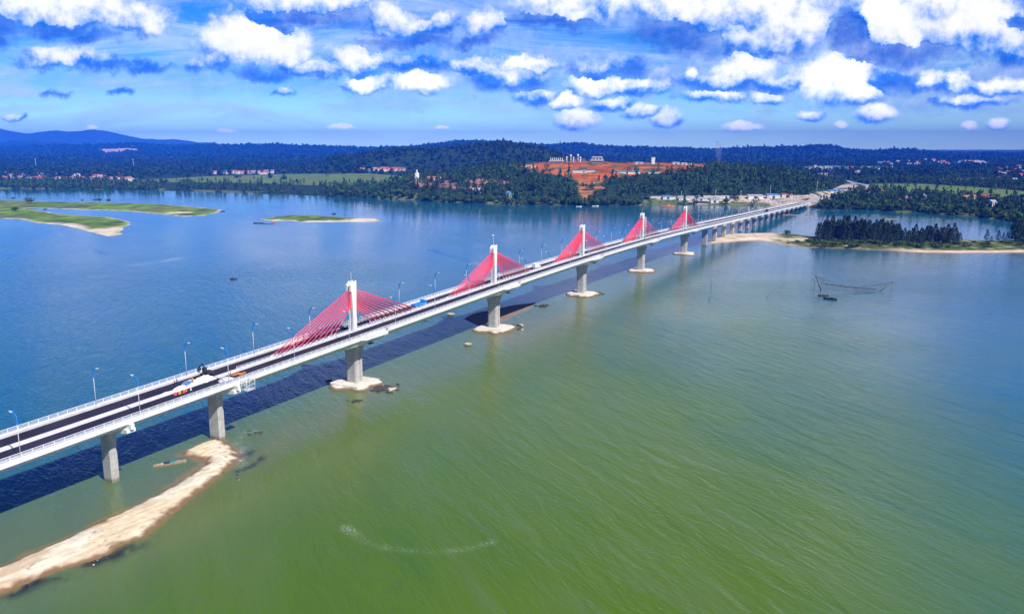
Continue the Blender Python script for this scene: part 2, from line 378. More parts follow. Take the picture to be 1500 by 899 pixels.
def pdist(X, Y, pts, closed=True):
    d = np.full(np.shape(X), 1e18); n = len(pts)
    for i in range(n if closed else n-1):
        x1, y1 = pts[i]; x2, y2 = pts[(i+1) % n]; ex, ey = x2-x1, y2-y1; L = ex*ex+ey*ey+1e-12
        t = np.clip(((X-x1)*ex+(Y-y1)*ey)/L, 0, 1)
        d = np.minimum(d, (X-x1-t*ex)**2+(Y-y1-t*ey)**2)
    return np.sqrt(d)
def sdist(X, Y, poly):
    d = pdist(X, Y, poly); return np.where(inside(X, Y, poly), d, -d)

# ------------------------------------------------------------------ haze
HZ = True

# ------------------------------------------------------------------ far land: shore line and hills read from the photograph
SH = [(-500,276),(-200,276),(0,277),(100,277.5),(190,278.5),(240,279),(300,281),(360,283),(420,285),(475,287),(490,289),(540,290),(560,292),(600,293.5),(640,296),
      (700,298.5),(760,300),(800,301),(860,302),(930,302),(950,300),(1000,300),(1050,301),(1100,302),(1150,303),(1185,304.5),(1205,308),(1225,308.5),(1240,308),(1290,309),
      (1310,312),(1330,313.5),(1350,312),(1380,315),(1420,318),(1455,322),(1480,326),(1500,327),(1700,330),(2000,335)]
shg = [gp(*p) for p in SH]
sh_a = np.array([x/y for x, y in shg]); sh_y = np.array([y for x, y in shg])
def shoreY(a): return np.interp(a, sh_a, sh_y)
def ridge_prof(pts, Y):
    q = [at_dist(px, py, Y) for px, py in pts]
    return np.array([x/Y for x, z in q]), np.array([z for x, z in q])
RIDGES = []   # (a, z, Yc, flat half depth, front width, back width)
def ridge(pts, Y, flat, wf, wb): a, z = ridge_prof(pts, Y); RIDGES.append((a, z, Y, flat, wf, wb))
B0 = 300
ridge([(-500,190),(-250,198),(-120,189),(-40,196),(0,189),(18,193),(40,196),(62,193),(82,192),(105,194),(135,189),(152,191),(175,196),(205,203),(232,205),(255,205),(290,209),(312,209),(330,213),(380,217),(420,219),(470,230)], 14800, 200, 2600, 2600)
ridge([(-500,206),(-100,210),(0,211),(20,207),(50,206),(80,208),(115,212),(150,210),(180,212),(210,216),(250,219),(300,222)], 11800, 150, 1600, 1600)
ridge([(-500,214),(-100,216),(0,218),(40,217),(110,214.5),(140,215),(190,212.5),(205,211),(220,213),(260,215.5),(310,214),(340,215),(390,213.5),(402,213),(415,214.5),(470,216),(540,218),(600,216.5),(625,214),(640,216),(700,218),(800,222)], 9300, 200, 2000, 1600)
ridge([(560,222),(600,219),(625,215),(650,212),(672,209.5),(700,209),(725,210.5),(760,213),(800,215),(830,213),(850,212.5),(870,214.5),(900,217.5),(950,219),(1000,219.5),(1050,221.5),(1100,219),(1140,217.5),(1180,217),(1200,215),(1212,215),(1228,217),(1240,221),(1280,223.5),(1310,221.5),(1335,221),(1350,223),(1375,226),(1420,227),(1500,228),(1700,226),(2000,222)], 8200, 200, 1700, 2000)
ridge([(480,236),(520,230),(545,226),(580,222),(620,221),(660,219),(690,216),(715,213.5),(735,211.5),(750,212.5),(775,216),(800,221),(830,231),(860,245)], 3300, 60, 650, 800)
ridge([(600,262),(640,262),(670,260),(700,253),(730,247),(757,246),(775,242),(800,239),(850,238.5),(960,240),(1030,242),(1042,246),(1070,250),(1100,250),(1150,255),(1190,265),(1215,275),(1235,282)], 1860, 90, 430, 330)
ridge([(470,282),(520,276),(560,272),(590,268),(610,266.5),(640,267),(665,268),(690,270),(720,275)], 1720, 40, 260, 260)
ridge([(-500,250),(-100,247),(0,247),(100,246),(200,243),(300,244),(380,243),(460,240),(540,238),(620,236),(700,240)], 4300, 300, 1300, 1500)
ridge([(1150,262),(1230,262),(1330,260),(1500,262),(1700,262)], 2900, 100, 500, 900)
FIELDS = [[(150,266),(235,262),(300,258.5),(420,255),(540,254),(590,258),(600,266),(545,270),(480,272),(420,270),(330,267.5),(240,267)],
          [(1262,270),(1300,269),(1350,269.5),(1430,274),(1510,281),(1600,285),(1600,296),(1500,291),(1440,287),(1370,282),(1300,280),(1270,277)],
          [(1130,246),(1200,243),(1310,244),(1320,248),(1180,250)]]
REDP = [(752,248),(772,238),(800,232),(1034,235),(1042,240),(1040,248),(1005,252),(960,252),(905,258),(884,262),(880,276),(866,291),(856,296),(846,284),(843,262),(800,253),(770,251)]
YARD = [(938,300),(955,291),(960,287),(1180,286),(1200,281),(1240,278),(1250,284),(1215,294),(1190,300),(1185,303),(1100,300.5),(1050,299.5)]
SITE2 = [(1222,276),(1235,270),(1252,268),(1256,272),(1250,279),(1232,283),(1215,283)]
SITE3 = [(1187,254),(1215,253.5),(1218,257),(1195,258.5)]
ROADPX = [(1203,288),(1222,285),(1245,281.5),(1262,279),(1273,275.5),(1271,272),(1252,268.5),(1233,263.5),(1214,259.5),(1203,257)]
KNOLL = [(600,266),(625,262),(655,262),(668,268),(690,262),(730,262),(748,268),(690,276),(640,278),(604,272)]
PALE = [(138,221),(150,218.5),(190,217),(206,219),(180,223),(150,223.5)]
def terrain_raw(X, Y):
    a = X / Y; d = Y - shoreY(a)
    base = -1.2 + 3.6 * sstep(d, 0, 30) + 2.0 * sstep(d, 100, 900)
    rise = 1.0 - 0.8 * sstep(a, 0.10, 0.35)
    base = base + rise * 0.0042 * np.clip(Y - 3000, 0, 6000) * (0.6 + 0.8 * fbm(X/900, Y/900, 5))
    h = base
    for (ra, rz, Yc, fl, wf, wb) in RIDGES:
        zt = np.interp(a, ra, rz, left=rz[0] if ra[0] < -0.5 else 0, right=rz[-1] if ra[-1] > 0.6 else 0)
        e = np.interp(a, [ra[0]-0.03, ra[0], ra[-1], ra[-1]+0.03], [1 if ra[0] < -0.5 else 0, 1, 1, 1 if ra[-1] > 0.6 else 0])
        f = np.where(Y < Yc, 1 - sstep(Yc - fl - Y, 0, wf), 1 - sstep(Y - Yc - fl, 0, wb))
        h = h + np.maximum(0, zt * e - h) * f * sstep(d, 3, 90)
    amp = np.clip((Y - 2300) / 3000, 0.0, 1) * 10 + np.clip(Y - 9000, 0, 1e4) / 9000 * 110
    k = sstep(d, 60, 500)
    hh = h + (fbm(X / (120 + Y * 0.03), Y / (200 + Y * 0.05), 11, 4) - 0.5) * (amp + 5 * sstep(h, 12, 40)) * k
    hh = hh + (fbm(X/16, Y/22, 19, 3) - 0.5)*7*sstep(hh, 14, 40)*(Y < 2600)
    return hh
def terrain_h(X, Y): return terrain_raw(np.asarray(X, float), np.asarray(Y, float))
def hit(px, py):
    d = ray(px, py); ts = np.exp(np.linspace(math.log(600), math.log(24000), 3000))
    X = d[0]*ts; Y = d[1]*ts; Z = CH + d[2]*ts
    b = np.nonzero(Z < terrain_h(X, Y))[0]
    k = b[0] if len(b) else len(ts)-1
    return X[k], Y[k], float(terrain_h(X[k:k+1], Y[k:k+1])[0])

def build_terrain():
    A = np.linspace(-0.98, 0.98, 760); ks = np.concatenate([np.linspace(-0.012, 0.5, 210), np.linspace(0.5, 1.0, 130)[1:], np.linspace(1.0, 1.0+1.0, 120)[1:]])
    sh = shoreY(A)
    top = np.log(17500 / sh)
    V = []
    K = ks[:, None] * np.ones_like(A)[None]
    K = np.where(K <= 1.0, K, 1.0 + (K - 1.0) * (top[None] - 1.0))
    Y = sh[None] * np.exp(K); X = A[None] * Y
    Z = terrain_h(X, Y)
    px, py = proj(X, Y, Z)
    nz = fbm(X/60, Y/60, 3, 4)
    C = np.empty(X.shape + (3,)); C[:] = (0.018, 0.042, 0.014)
    C *= (0.7 + 0.6 * nz)[..., None]
    def paint(mask, c, v=0.25):
        C[mask] = np.array(c) * (1 - v + 2*v*fbm(X[mask]/35, Y[mask]/35, 9, 4))[:, None]
    d = Y - sh[None]
    for f in FIELDS:
        m_ = inside(px, py, f)
        paint(m_, (0.14, 0.21, 0.025), 0.25)
        stripe = m_ & (((np.floor(Y/45) + np.floor(X/110)) % 3) == 0); C[stripe] *= np.array((0.75, 0.9, 0.9))
        stripe2 = m_ & (vnoise(X/90, Y/50, 31) > 0.66); C[stripe2] = C[stripe2]*0.5 + np.array((0.15, 0.15, 0.05))*0.5
    wob = (fbm(X/28, Z/5 + Y/60, 53, 4) - 0.5)
    m_ = inside(px + wob*26, py + wob*9, REDP) & (Y < 2300)
    paint(m_, (0.43, 0.105, 0.010), 0.5)
    gl = m_ & (py > 264); C[gl] = C[gl]*0.35 + np.array((0.42, 0.22, 0.08))*0.65
    lt = m_ & (fbm(X/70, Y/40, 57, 3) > 0.56); C[lt] = C[lt]*0.5 + np.array((0.50, 0.17, 0.05))*0.5
    ol = m_ & (fbm(X/18, Z/4, 59, 3) > 0.62); C[ol] = np.array((0.12, 0.10, 0.04))
    ter = m_ & (vnoise(X/160, Z/1.6 + Y/45, 17) > 0.64); C[ter] *= 0.50
    paint(inside(px, py, YARD) & (d > 0) & (Y < 2300) & (fbm(X/22, Y/22, 41, 3) > 0.40), (0.50, 0.40, 0.29), 0.25)
    paint(inside(px, py, SITE2) & (Y < 4500) & (fbm(X/30, Y/30, 43, 3) > 0.35), (0.50, 0.43, 0.36), 0.2)
    paint(inside(px, py, SITE3) & (Y < 5500), (0.52, 0.45, 0.38), 0.2)
    paint(inside(px, py, KNOLL) & (Y < 2600) & (fbm(X/25, Y/25, 47, 3) > 0.47), (0.36, 0.17, 0.10), 0.3)
    m_ = inside(px, py, PALE) & (Y > 6000); paint(m_, (0.62, 0.45, 0.36), 0.2)
    m_ = (Y > 7000) & inside(px, py, [(180,214),(205,209),(225,213),(210,216)]); paint(m_, (0.35, 0.16, 0.13), 0.2)
    haze_f = np.clip((Y - 10500)/2500, 0, 1)[..., None]; C[:] = C*(1-haze_f) + np.array((0.05, 0.11, 0.14))*haze_f*(0.8+0.4*nz)[..., None]  # far mountains painted paler and bluer, haze put into the ground colour
    # bare sandy shore strip in places
    m_ = (d > -8) & (d < 5) & (vnoise(A[None]*150 + 0*Y, 0*Y, 23) > 0.62); paint(m_, (0.36, 0.25, 0.19), 0.3)
    m_ = (d > 9) & (d < 40) & (vnoise(A[None]*40 + 0*Y, Y/40, 29) > 0.55); paint(m_, (0.12, 0.15, 0.04), 0.3)
    nr, nc = X.shape
    idx = np.arange(nr*nc).reshape(nr, nc)
    T = np.stack([idx[:-1, :-1], idx[:-1, 1:], idx[1:, 1:], idx[1:, :-1]], -1).reshape(-1, 4)
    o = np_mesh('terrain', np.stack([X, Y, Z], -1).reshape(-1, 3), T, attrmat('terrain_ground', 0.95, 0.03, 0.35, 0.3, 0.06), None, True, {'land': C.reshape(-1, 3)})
    tag(o, kind='structure')
build_terrain()

# ------------------------------------------------------------------ bridge geometry
TH = math.radians(27.8)
BD = np.array([math.sin(TH), math.cos(TH)]); BN = np.array([-math.cos(TH), math.sin(TH)]); BO = np.array([-65.0, 327.0])
S0, S1 = -290.0, 1178.0
PYL = [0.0, 118.5, 238.5, 358.5, 478.5]
def zdeck(s):
    if s < 70: return 22.3 + 0.02 * s
    if s < 480: x = s - 70; return 23.7 + 0.02 * x - 0.0444 / 410 / 2 * x * x
    return 22.8 - 0.0244 * (s - 480) if s < 1178 else 22.8 - 0.0244 * 698
def bp(s, n, z): return (BO[0] + BD[0]*s + BN[0]*n, BO[1] + BD[1]*s + BN[1]*n, z)
def slist(s0, s1, ds=8.0):
    k = max(1, int(math.ceil((s1 - s0) / ds))); return [s0 + (s1-s0)*i/k for i in range(k+1)]
def sweep(mb, prof, s0, s1, mi=0, ds=8.0):
    mb.loft([[bp(s, n, zdeck(s) + z) for n, z in prof] for s in slist(s0, s1, ds)], mi)

# sand land near the camera ---------------------------------------------------
SPIT = [(-90,868),(0,829.5),(30,818),(70,800),(111,780),(155,761),(191,744),(237,720),(244,716),(268,702),(287,690),(302,681),(302,675),(287,671),(263,667),(274,658),(292,649),(316,642),(330,646),
        (343,658),(350,670),(340,684),(331,688),(320,698),(306,709),(280,731),(240,760),(209,786),(179,798),(163,810),(135,820),(105,829),(84,834),(40,853),(0,871),(-90,915)]
ISL1 = [(-120,291),(0,293.5),(45,294.5),(100,296),(160,297),(230,299),(270,302),(322,307),(325,309.5),(300,315.5),(270,317),(240,314),(190,309.5),(100,306),(50,304.8),(36,305.2),(60,309),(90,314),
        (120,316),(155,318),(185,324),(190,329),(181,333),(174,343),(160,345.5),(140,341),(120,336),(95,330),(60,327),(30,321),(0,320),(-120,319)]
ISL2 = [(382,321),(400,318),(430,315),(470,316),(510,318.8),(520,320),(548,320.5),(557,324.5),(530,324.8),(500,325),(440,325.5),(428,323),(400,323.5)]
BAR2 = [(679,467),(698,458),(728,452),(752,447),(784,443.5),(772,451),(744,463),(726,476),(698,476)]
SPITR = [(1035,357.5),(1062,355.5),(1085,353.5),(1110,352.5),(1128,354.5),(1140,358),(1160,360),(1190,362.5),(1250,364.5),(1300,367),(1345,370),(1400,371),(1500,370),(1640,369),
         (1640,350),(1500,352),(1440,352.5),(1400,351.5),(1300,349),(1210,346.5),(1190,346.5),(1155,342.5),(1130,341.5),(1100,342),(1065,343.5),(1048,348)]
TIP = [(1186,304),(1200,306),(1225,308.5),(1235,312),(1205,313),(1190,311)]
def gpoly(p): return [gp(*q) for q in p]
G = {k: gpoly(v) for k, v in dict(SPIT=SPIT, ISL1=ISL1, ISL2=ISL2, BAR2=BAR2, SPITR=SPITR).items()}
for k_, px_, py_, r_ in (('SB1',1155,315,9),('SB2',1032,308,6),('SB3',1304,321,6),('SB4',1183,318,4)):
    cx_, cy_ = gp(px_, py_)
    G[k_] = [(cx_ + r_*1.7*math.cos(t)*(1+.2*math.sin(3*t+r_)), cy_ + r_*0.8*math.sin(t)*(1+.2*math.cos(2*t))) for t in np.linspace(0, 2*math.pi, 19)[:-1]]

def land_mesh(name, poly, zmax, edge, res, colfn, slope=0.06, wob=1.2, wscale=6.0, nmat=None, ret=False):
    xs = [p[0] for p in poly]; ys = [p[1] for p in poly]; mg = 6*res
    x0, x1, y0, y1 = min(xs)-mg, max(xs)+mg, min(ys)-mg, max(ys)+mg
    X, Y = np.meshgrid(np.arange(x0, x1, res[0] if isinstance(res, tuple) else res), np.arange(y0, y1, res[1] if isinstance(res, tuple) else res))
    sd = sdist(X, Y, poly) + (fbm(X/wscale, Y/wscale, 61, 3) - 0.5) * 2 * wob
    Z = np.where(sd > 0, zmax * (1 - np.exp(-np.maximum(sd, 0) / edge)), slope * sd)
    Z = Z + (fbm(X/(wscale*0.5), Y/(wscale*0.5), 67, 4) - 0.5) * zmax * 0.35 * sstep(sd, 0, edge*2)
    C = colfn(X, Y, Z, sd)
    keep = sd > -4*res
    idx = np.arange(X.size).reshape(X.shape)
    kf = keep[:-1, :-1] & keep[:-1, 1:] & keep[1:, 1:] & keep[1:, :-1]
    T = np.stack([idx[:-1, :-1], idx[:-1, 1:], idx[1:, 1:], idx[1:, :-1]], -1)[kf]
    used = np.unique(T); remap = np.full(X.size, -1); remap[used] = np.arange(len(used))
    V = np.stack([X, Y, Z], -1).reshape(-1, 3)[used]
    o = np_mesh(name, V, remap[T], nmat, None, True, {'land': C.reshape(-1, 3)[used]})
    return tag(o, kind='structure')
def lerp3(a, b, f): return np.array(a)*(1-f)[..., None] + np.array(b)*f[..., None]
M_SANDL = attrmat('sand_ground', 0.95, 0.7, 0.14, 0.35, 2.0)
M_ISLE = attrmat('island_ground', 0.95, 0.05, 0.30, 0.4, 0.3)
def c_spit(X, Y, Z, sd):
    n = fbm(X/9, Y/9, 71, 4); n2 = fbm(X/2.2, Y/2.2, 73, 4)
    C = lerp3((0.72, 0.59, 0.38), (0.80, 0.73, 0.55), sstep(n, 0.3, 0.7))
    C *= (0.86 + 0.28*n2)[..., None]
    al = X*0.56 + Y*0.83; ac = -X*0.83 + Y*0.56            # along / across the spit
    sk = fbm(al/9, ac/1.1, 75, 4); C = C*(0.80 + 0.40*sk)[..., None]
    tn_ = sstep(fbm(al/12, ac/2.2, 77, 3), 0.56, 0.70)*0.55; C = C*(1-tn_)[..., None] + np.array((0.56, 0.36, 0.20))*tn_[..., None]
    db = sstep(fbm(X/0.9, Y/0.9, 79, 3), 0.66, 0.76)*sstep(fbm(X/7, Y/7, 80, 2), 0.5, 0.62)*0.8; C = C*(1-db)[..., None] + np.array((0.20, 0.14, 0.09))*db[..., None]
    wet = 1 - sstep(sd + (n2-0.5)*2.6, 0.4, 2.4)
    C = C*(1-wet)[..., None] + np.array((0.22, 0.13, 0.06))*wet[..., None]
    return C
land_mesh('sand_spit', G['SPIT'], 1.0, 2.2, 0.5, c_spit, 0.10, 1.0, 3.2, M_SANDL)
def c_isl(sandpolys, sandw):
    SP = [gpoly(p) for p in sandpolys]
    def f(X, Y, Z, sd):
        n = fbm(X/40, Y/90, 81, 4); n2 = fbm(X/9, Y/16, 83, 5)
        C = lerp3((0.11, 0.20, 0.004), (0.19, 0.31, 0.004), sstep(n, 0.35, 0.65))
        dk = sstep(n2, 0.50, 0.62)*0.85; C = C*(1-dk)[..., None] + np.array((0.055, 0.075, 0.02))*dk[..., None]
        tn_ = sstep(fbm(X/30, Y/50, 87, 3), 0.60, 0.72)*0.6; C = C*(1-tn_)[..., None] + np.array((0.20, 0.16, 0.06))*tn_[..., None]
        s = np.zeros(X.shape)
        for p in SP: s = np.maximum(s, sstep(sdist(X, Y, p) + (n2-0.5)*30, -4, 6))
        s = np.maximum(s, (1 - sstep(sd, sandw*0.3, sandw))*sstep(n2, 0.35, 0.55))
        return C*(1-s)[..., None] + np.array((0.72, 0.60, 0.44))*s[..., None]
    return f
land_mesh('grass_island', G['ISL1'], 1.3, 12.0, 5.0, c_isl([[(115,337),(150,336),(190,330),(180,334),(174,343),(160,345.5),(140,342)],[(60,327),(100,328),(125,333),(120,337),(90,331)],[(242,312),(275,311),(280,313),(246,314)]], 6), 0.05, 4.0, 30.0, M_ISLE)
land_mesh('grass_island', G['ISL2'], 1.2, 8.0, 3.0, c_isl([[(520,320),(556,320),(560,325),(500,325.5),(440,326),(440,324.6),(505,323.6)],[(398,322.6),(410,322.2),(412,324),(400,324)]], 5), 0.05, 3.0, 20.0, M_ISLE)
def c_bar(X, Y, Z, sd):
    return np.ones(X.shape+(3,))*np.array((0.27, 0.15, 0.09))*(0.8+0.4*fbm(X/3, Y/3, 91, 4))[..., None]
land_mesh('mud_bank', G['BAR2'], 0.5, 2.0, 0.8, c_bar, 0.08, 1.2, 8.0, M_SANDL)
def c_spitr(X, Y, Z, sd):
    px, py = proj(X, Y, Z)
    n = fbm(X/22, Y/40, 95, 4); n2 = fbm(X/6, Y/12, 97, 4)
    C = lerp3((0.66, 0.50, 0.35), (0.74, 0.62, 0.47), n)
    g_ = sstep(X + (n-0.5)*60, gp(1125,352)[0], gp(1165,352)[0])
    sandf = np.maximum((1-sstep(sd, 4, 14))*sstep(X, gp(1290,367)[0], gp(1330,367)[0]), sstep(n2, 0.66, 0.74)*0.8)
    sandf = np.maximum(sandf, inside(px, py, [(1140,350),(1180,348.5),(1188,351),(1185,353.5),(1148,352.5)])*0.95)
    g_ = g_*(1-sandf)
    gr = lerp3((0.045, 0.075, 0.015), (0.11, 0.14, 0.03), sstep(n2, 0.35, 0.65))
    C = C*(1-g_)[..., None] + gr*g_[..., None]
    gs = sstep(n2, 0.55, 0.65)*(1-g_)*0.5*sstep(sd, 5, 15); C = C*(1-gs)[..., None] + np.array((0.16, 0.18, 0.05))*gs[..., None]
    wet = (1 - sstep(sd, 0.5, 4))*0.8
    return C*(1-wet)[..., None] + np.array((0.30, 0.19, 0.11))*wet[..., None]
land_mesh('river_spit', G['SPITR'], 1.6, 6.0, 2.5, c_spitr, 0.05, 2.0, 16.0, M_ISLE)
for k_ in ('SB1', 'SB2', 'SB3', 'SB4'):
    land_mesh('sand_bar', G[k_], 0.35, 3.0, 2.0, lambda X, Y, Z, sd: np.ones(X.shape+(3,))*np.array((0.40, 0.28, 0.20))*(0.8+0.4*fbm(X/5, Y/5, 99, 3))[..., None], 0.05, 2.0, 10.0, M_SANDL)
# mounds round the pylon piers
def c_mound(X, Y, Z, sd):
    n = fbm(X/2.5, Y/2.5, 103, 4)
    C = lerp3((0.64, 0.55, 0.42), (0.78, 0.74, 0.66), n)
    wet = 1 - sstep(sd + (n-0.5)*1.6, 0.5, 1.9)
    return C*(1-wet)[..., None] + np.array((0.17, 0.11, 0.06))*wet[..., None]
for i, s_ in enumerate(PYL):
    cx_, cy_ = bp(s_ - 0.5, -1.0, 0)[:2]; pl = []
    for t in np.linspace(0, 2*math.pi, 29)[:-1]:
        ca, sa = math.cos(t), math.sin(t); k = (abs(ca)**4 + abs(sa)**4)**-0.25
        r1 = (9.2 if i != 1 else 11)*k*(1+.12*math.sin(3*t+i*2)+.07*math.sin(7*t+i)); r2 = 9.8*k*(1+.10*math.cos(2*t+i)+.07*math.sin(5*t+3*i))
        pl.append((cx_ + BD[0]*r1*ca + BN[0]*r2*sa, cy_ + BD[1]*r1*ca + BN[1]*r2*sa))
    G['PM%d' % i] = pl
    land_mesh('pier_mound', pl, 1.1, 0.9, 0.45, c_mound, 0.25, 0.5, 3.0, M_SANDL)

# ------------------------------------------------------------------ water
def water_mat():
    m = bpy.data.materials.new('river_water'); m.use_nodes = True; t = NT(m.node_tree); b = t.n['Principled BSDF']
    b.inputs['IOR'].default_value = 1.33
    ge = t.new('ShaderNodeNewGeometry'); pos = ge.outputs['Position']
    at = t.new('ShaderNodeAttribute'); at.attribute_name = 'wcol'
    sp_ = t.new('ShaderNodeSeparateColor'); t.l.new(at.outputs['Color'], sp_.inputs[0])
    shal, foam, sky_tint = sp_.outputs
    big = t.noise(pos, 0.006, 4, 0.55)
    base = t.mix(t.mapr(big, 0.35, 0.65), (0.074, 0.150, 0.0), (0.092, 0.165, 0.006))
    ms_ = t.new('ShaderNodeMapping'); ms_.vector_type = 'TEXTURE'; ms_.inputs['Rotation'].default_value = (0, 0, math.radians(-62)); ms_.inputs['Scale'].default_value = (5.0, 1.0, 1.0)
    t.l.new(pos, ms_.inputs['Vector'])
    silt = t.noise(ms_.outputs[0], 0.035, 5, 0.6, 1.2)
    base = t.mix(t.mapr(silt, 0.50, 0.74, 0, 0.55), base, (0.105, 0.165, 0.050))
    base = t.mix(t.mapr(silt, 0.50, 0.28, 0, 0.40), base, (0.040, 0.110, 0.010))
    sky_tint = t.m('MULTIPLY', sky_tint, t.mapr(silt, 0.30, 0.70, 1.0, 0.80))
    base = t.mix(sky_tint, base, (0.0, 0.108, 0.205))  # bluer body colour standing in for reflected sky
    base = t.mix(t.m('MULTIPLY', shal, 0.85), base, t.mix(t.mapr(shal, 0.45, 0.75), (0.16, 0.165, 0.085), (0.26, 0.18, 0.06)))
    wa = t.new('ShaderNodeAttribute'); wa.attribute_name = 'weed'; wsp = t.new('ShaderNodeSeparateColor'); t.l.new(wa.outputs['Color'], wsp.inputs[0])
    base = t.mix(t.m('MULTIPLY', wsp.outputs[0], 0.92), base, (0.012, 0.012, 0.022))
    fn = t.noise(pos, 1.5, 6, 0.8)
    fm = t.m('MULTIPLY', t.mapr(fn, 0.45, 0.68), foam)
    base = t.mix(t.m('MULTIPLY', fm, 0.65), base, (0.62, 0.66, 0.62))
    t.l.new(base, b.inputs['Base Color'])
    # waves: crests run from upper left to lower right as seen from the camera
    mp = t.new('ShaderNodeMapping'); mp.vector_type = 'TEXTURE'; mp.inputs['Rotation'].default_value = (0, 0, math.radians(-66)); mp.inputs['Scale'].default_value = (4.0, 1.0, 1.0)
    t.l.new(pos, mp.inputs['Vector'])
    w1 = t.noise(mp.outputs[0], 0.22, 3, 0.55, 0.5)
    mp2 = t.new('ShaderNodeMapping'); mp2.vector_type = 'TEXTURE'; mp2.inputs['Rotation'].default_value = (0, 0, math.radians(-35)); mp2.inputs['Scale'].default_value = (2.5, 1.0, 1.0)
    t.l.new(pos, mp2.inputs['Vector'])
    w2 = t.noise(mp2.outputs[0], 0.85, 4, 0.62, 0.2)
    wind = t.mapr(t.noise(pos, 0.004, 3, 0.6), 0.35, 0.68, 0.45, 1.0)
    wind = t.m('MULTIPLY', wind, t.m('MULTIPLY_ADD', wsp.outputs[1], -0.88, 1.0))
    h = t.m('ADD', t.m('MULTIPLY', w1, 1.2), t.m('MULTIPLY', w2, 0.42))
    bn = t.new('ShaderNodeBump'); t.l.new(h, bn.inputs['Height']); bn.inputs['Distance'].default_value = 0.75
    t.l.new(t.m('MULTIPLY', wind, 0.80), bn.inputs['Strength'])
    t.l.new(bn.outputs[0], b.inputs['Normal'])
    t.l.new(t.m('ADD', t.m('MULTIPLY', wind, 0.10), t.m('MULTIPLY_ADD', fm, 0.5, 0.03)), b.inputs['Roughness'])
    return m
FOAM = [[(505,772),(520,782),(540,795),(555,800),(600,806),(650,808),(690,803),(722,793)],
        [(385,632),(362,632),(352,640),(347,650)],[(352,664),(356,655)],[(352,672),(358,680),(345,686)]]
def build_water():
    A = np.tan(np.linspace(math.radians(-62), math.radians(62), 720))
    Ys = np.concatenate([np.exp(np.arange(math.log(60), math.log(1900), 0.0068)), np.exp(np.linspace(math.log(1900), math.log(6000), 40))[1:]])
    Y = Ys[:, None]*np.ones_like(A)[None]; X = A[None]*Y
    weed = np.zeros(X.shape)
    for wp, wr in (([(20,868),(60,848),(95,838),(135,826),(165,815),(196,800)], 2.6), ([(352,668),(368,664),(378,672)], 2.4), ([(350,690),(372,680)], 1.5), ([(555,566),(585,568)], 2.2), ([(490,560),(478,560)], 2.)):
        q = [gp(*p_) for p_ in wp]; weed = np.maximum(weed, np.exp(-(pdist(X, Y, q, False)/wr)**2)*sstep(fbm(X/3, Y/6, 141, 4), 0.34, 0.60))
    slick = sstep(Y + (fbm(X/70, Y/120, 149, 3)-.5)*300, 380, 950)*0.8
    for sp_, sr in (([(600,338),(640,344),(680,351),(705,361)], 13), ([(630,366),(670,378),(720,392)], 11), ([(200,388),(260,379),(325,369)], 12), ([(270,346),(340,344)], 14), ([(40,330),(110,350),(150,372)], 14)):
        q = [gp(*p_) for p_ in sp_]; slick = np.maximum(slick, np.exp(-(pdist(X, Y, q, False)/(sr*(0.5+fbm(X/25, Y/60, 151, 3))))**2))
    sh = np.zeros(X.shape)
    for k, wd in (('SPIT', 5.0), ('ISL1', 14.0), ('ISL2', 12.0), ('BAR2', 7.0), ('SPITR', 9.0), ('SB1', 9.), ('SB2', 8.), ('SB3', 8.), ('SB4', 6.)):
        p = G[k]; xs = [q[0] for q in p]; ys = [q[1] for q in p]
        sel = (X > min(xs)-4*wd) & (X < max(xs)+4*wd) & (Y > min(ys)-4*wd) & (Y < max(ys)+4*wd)
        d = -sdist(X[sel], Y[sel], p) + (fbm(X[sel]/8, Y[sel]/8, 111, 3)-0.5)*wd
        sh[sel] = np.maximum(sh[sel], np.exp(-np.maximum(d, 0)/wd*1.6)*(1.0 if k in ('SPIT', 'BAR2') else 0.6))
    # bar running on from the spit towards the right pier
    fo = np.zeros(X.shape)
    for f in FOAM:
        p = [gp(*q) for q in f]; fo = np.maximum(fo, np.exp(-((pdist(X, Y, p, False) + (fbm(X/5, Y/5, 163, 3)-0.5)*2.2)/1.15)**2)*(1.0 if f is not FOAM[0] else 0.75+0.5*(X < gp(570,800)[0])))
    fo = fo*(0.35 + 0.65*sstep(fbm(X/6, Y/4, 161, 4), 0.36, 0.60))
    sky_tint = sstep(fbm(X/160, Y/260, 115, 4), 0.45, 0.72)*0.4
    nb = (X-BO[0])*BN[0] + (Y-BO[1])*BN[1]; sb = (X-BO[0])*BD[0] + (Y-BO[1])*BD[1]
    wv = (fbm(X/90, Y/140, 119, 4) - 0.5)*120
    sky_tint = np.maximum(sky_tint, sstep(Y + wv, 400, 760)*1.0)
    sky_tint = np.maximum(sky_tint, sstep(nb + wv*0.35, -8, 60)*0.9)  # starts at the bridge so its shadow on the water turns bluer
    sky_tint = np.maximum(sky_tint, sstep(X - 0.10*(Y - 200) + wv*0.6, 70, 230)*1.0)
    sed = np.exp(-((nb+18 + wv*0.2)/34)**2)*sstep(sb, -330, -150)*(1-sstep(sb, 330, 620))*(0.35 + 0.75*fbm(X/30, Y/60, 123, 4))
    sh = np.maximum(sh, sed*0.75)
    sky_tint = sky_tint*(1-sed*0.6)
    pxx, pyy = proj(X, Y, 0*X)
    nr, nc = X.shape; idx = np.arange(nr*nc).reshape(nr, nc)
    T = np.stack([idx[:-1, :-1], idx[:-1, 1:], idx[1:, 1:], idx[1:, :-1]], -1).reshape(-1, 4)
    C = np.stack([sh, fo, sky_tint], -1).reshape(-1, 3)
    o = np_mesh('river_water', np.stack([X, Y, 0*X], -1).reshape(-1, 3), T, water_mat(), None, True, {'wcol': C, 'weed': np.stack([weed, slick, 0*weed], -1).reshape(-1, 3)})
    tag(o, kind='structure')
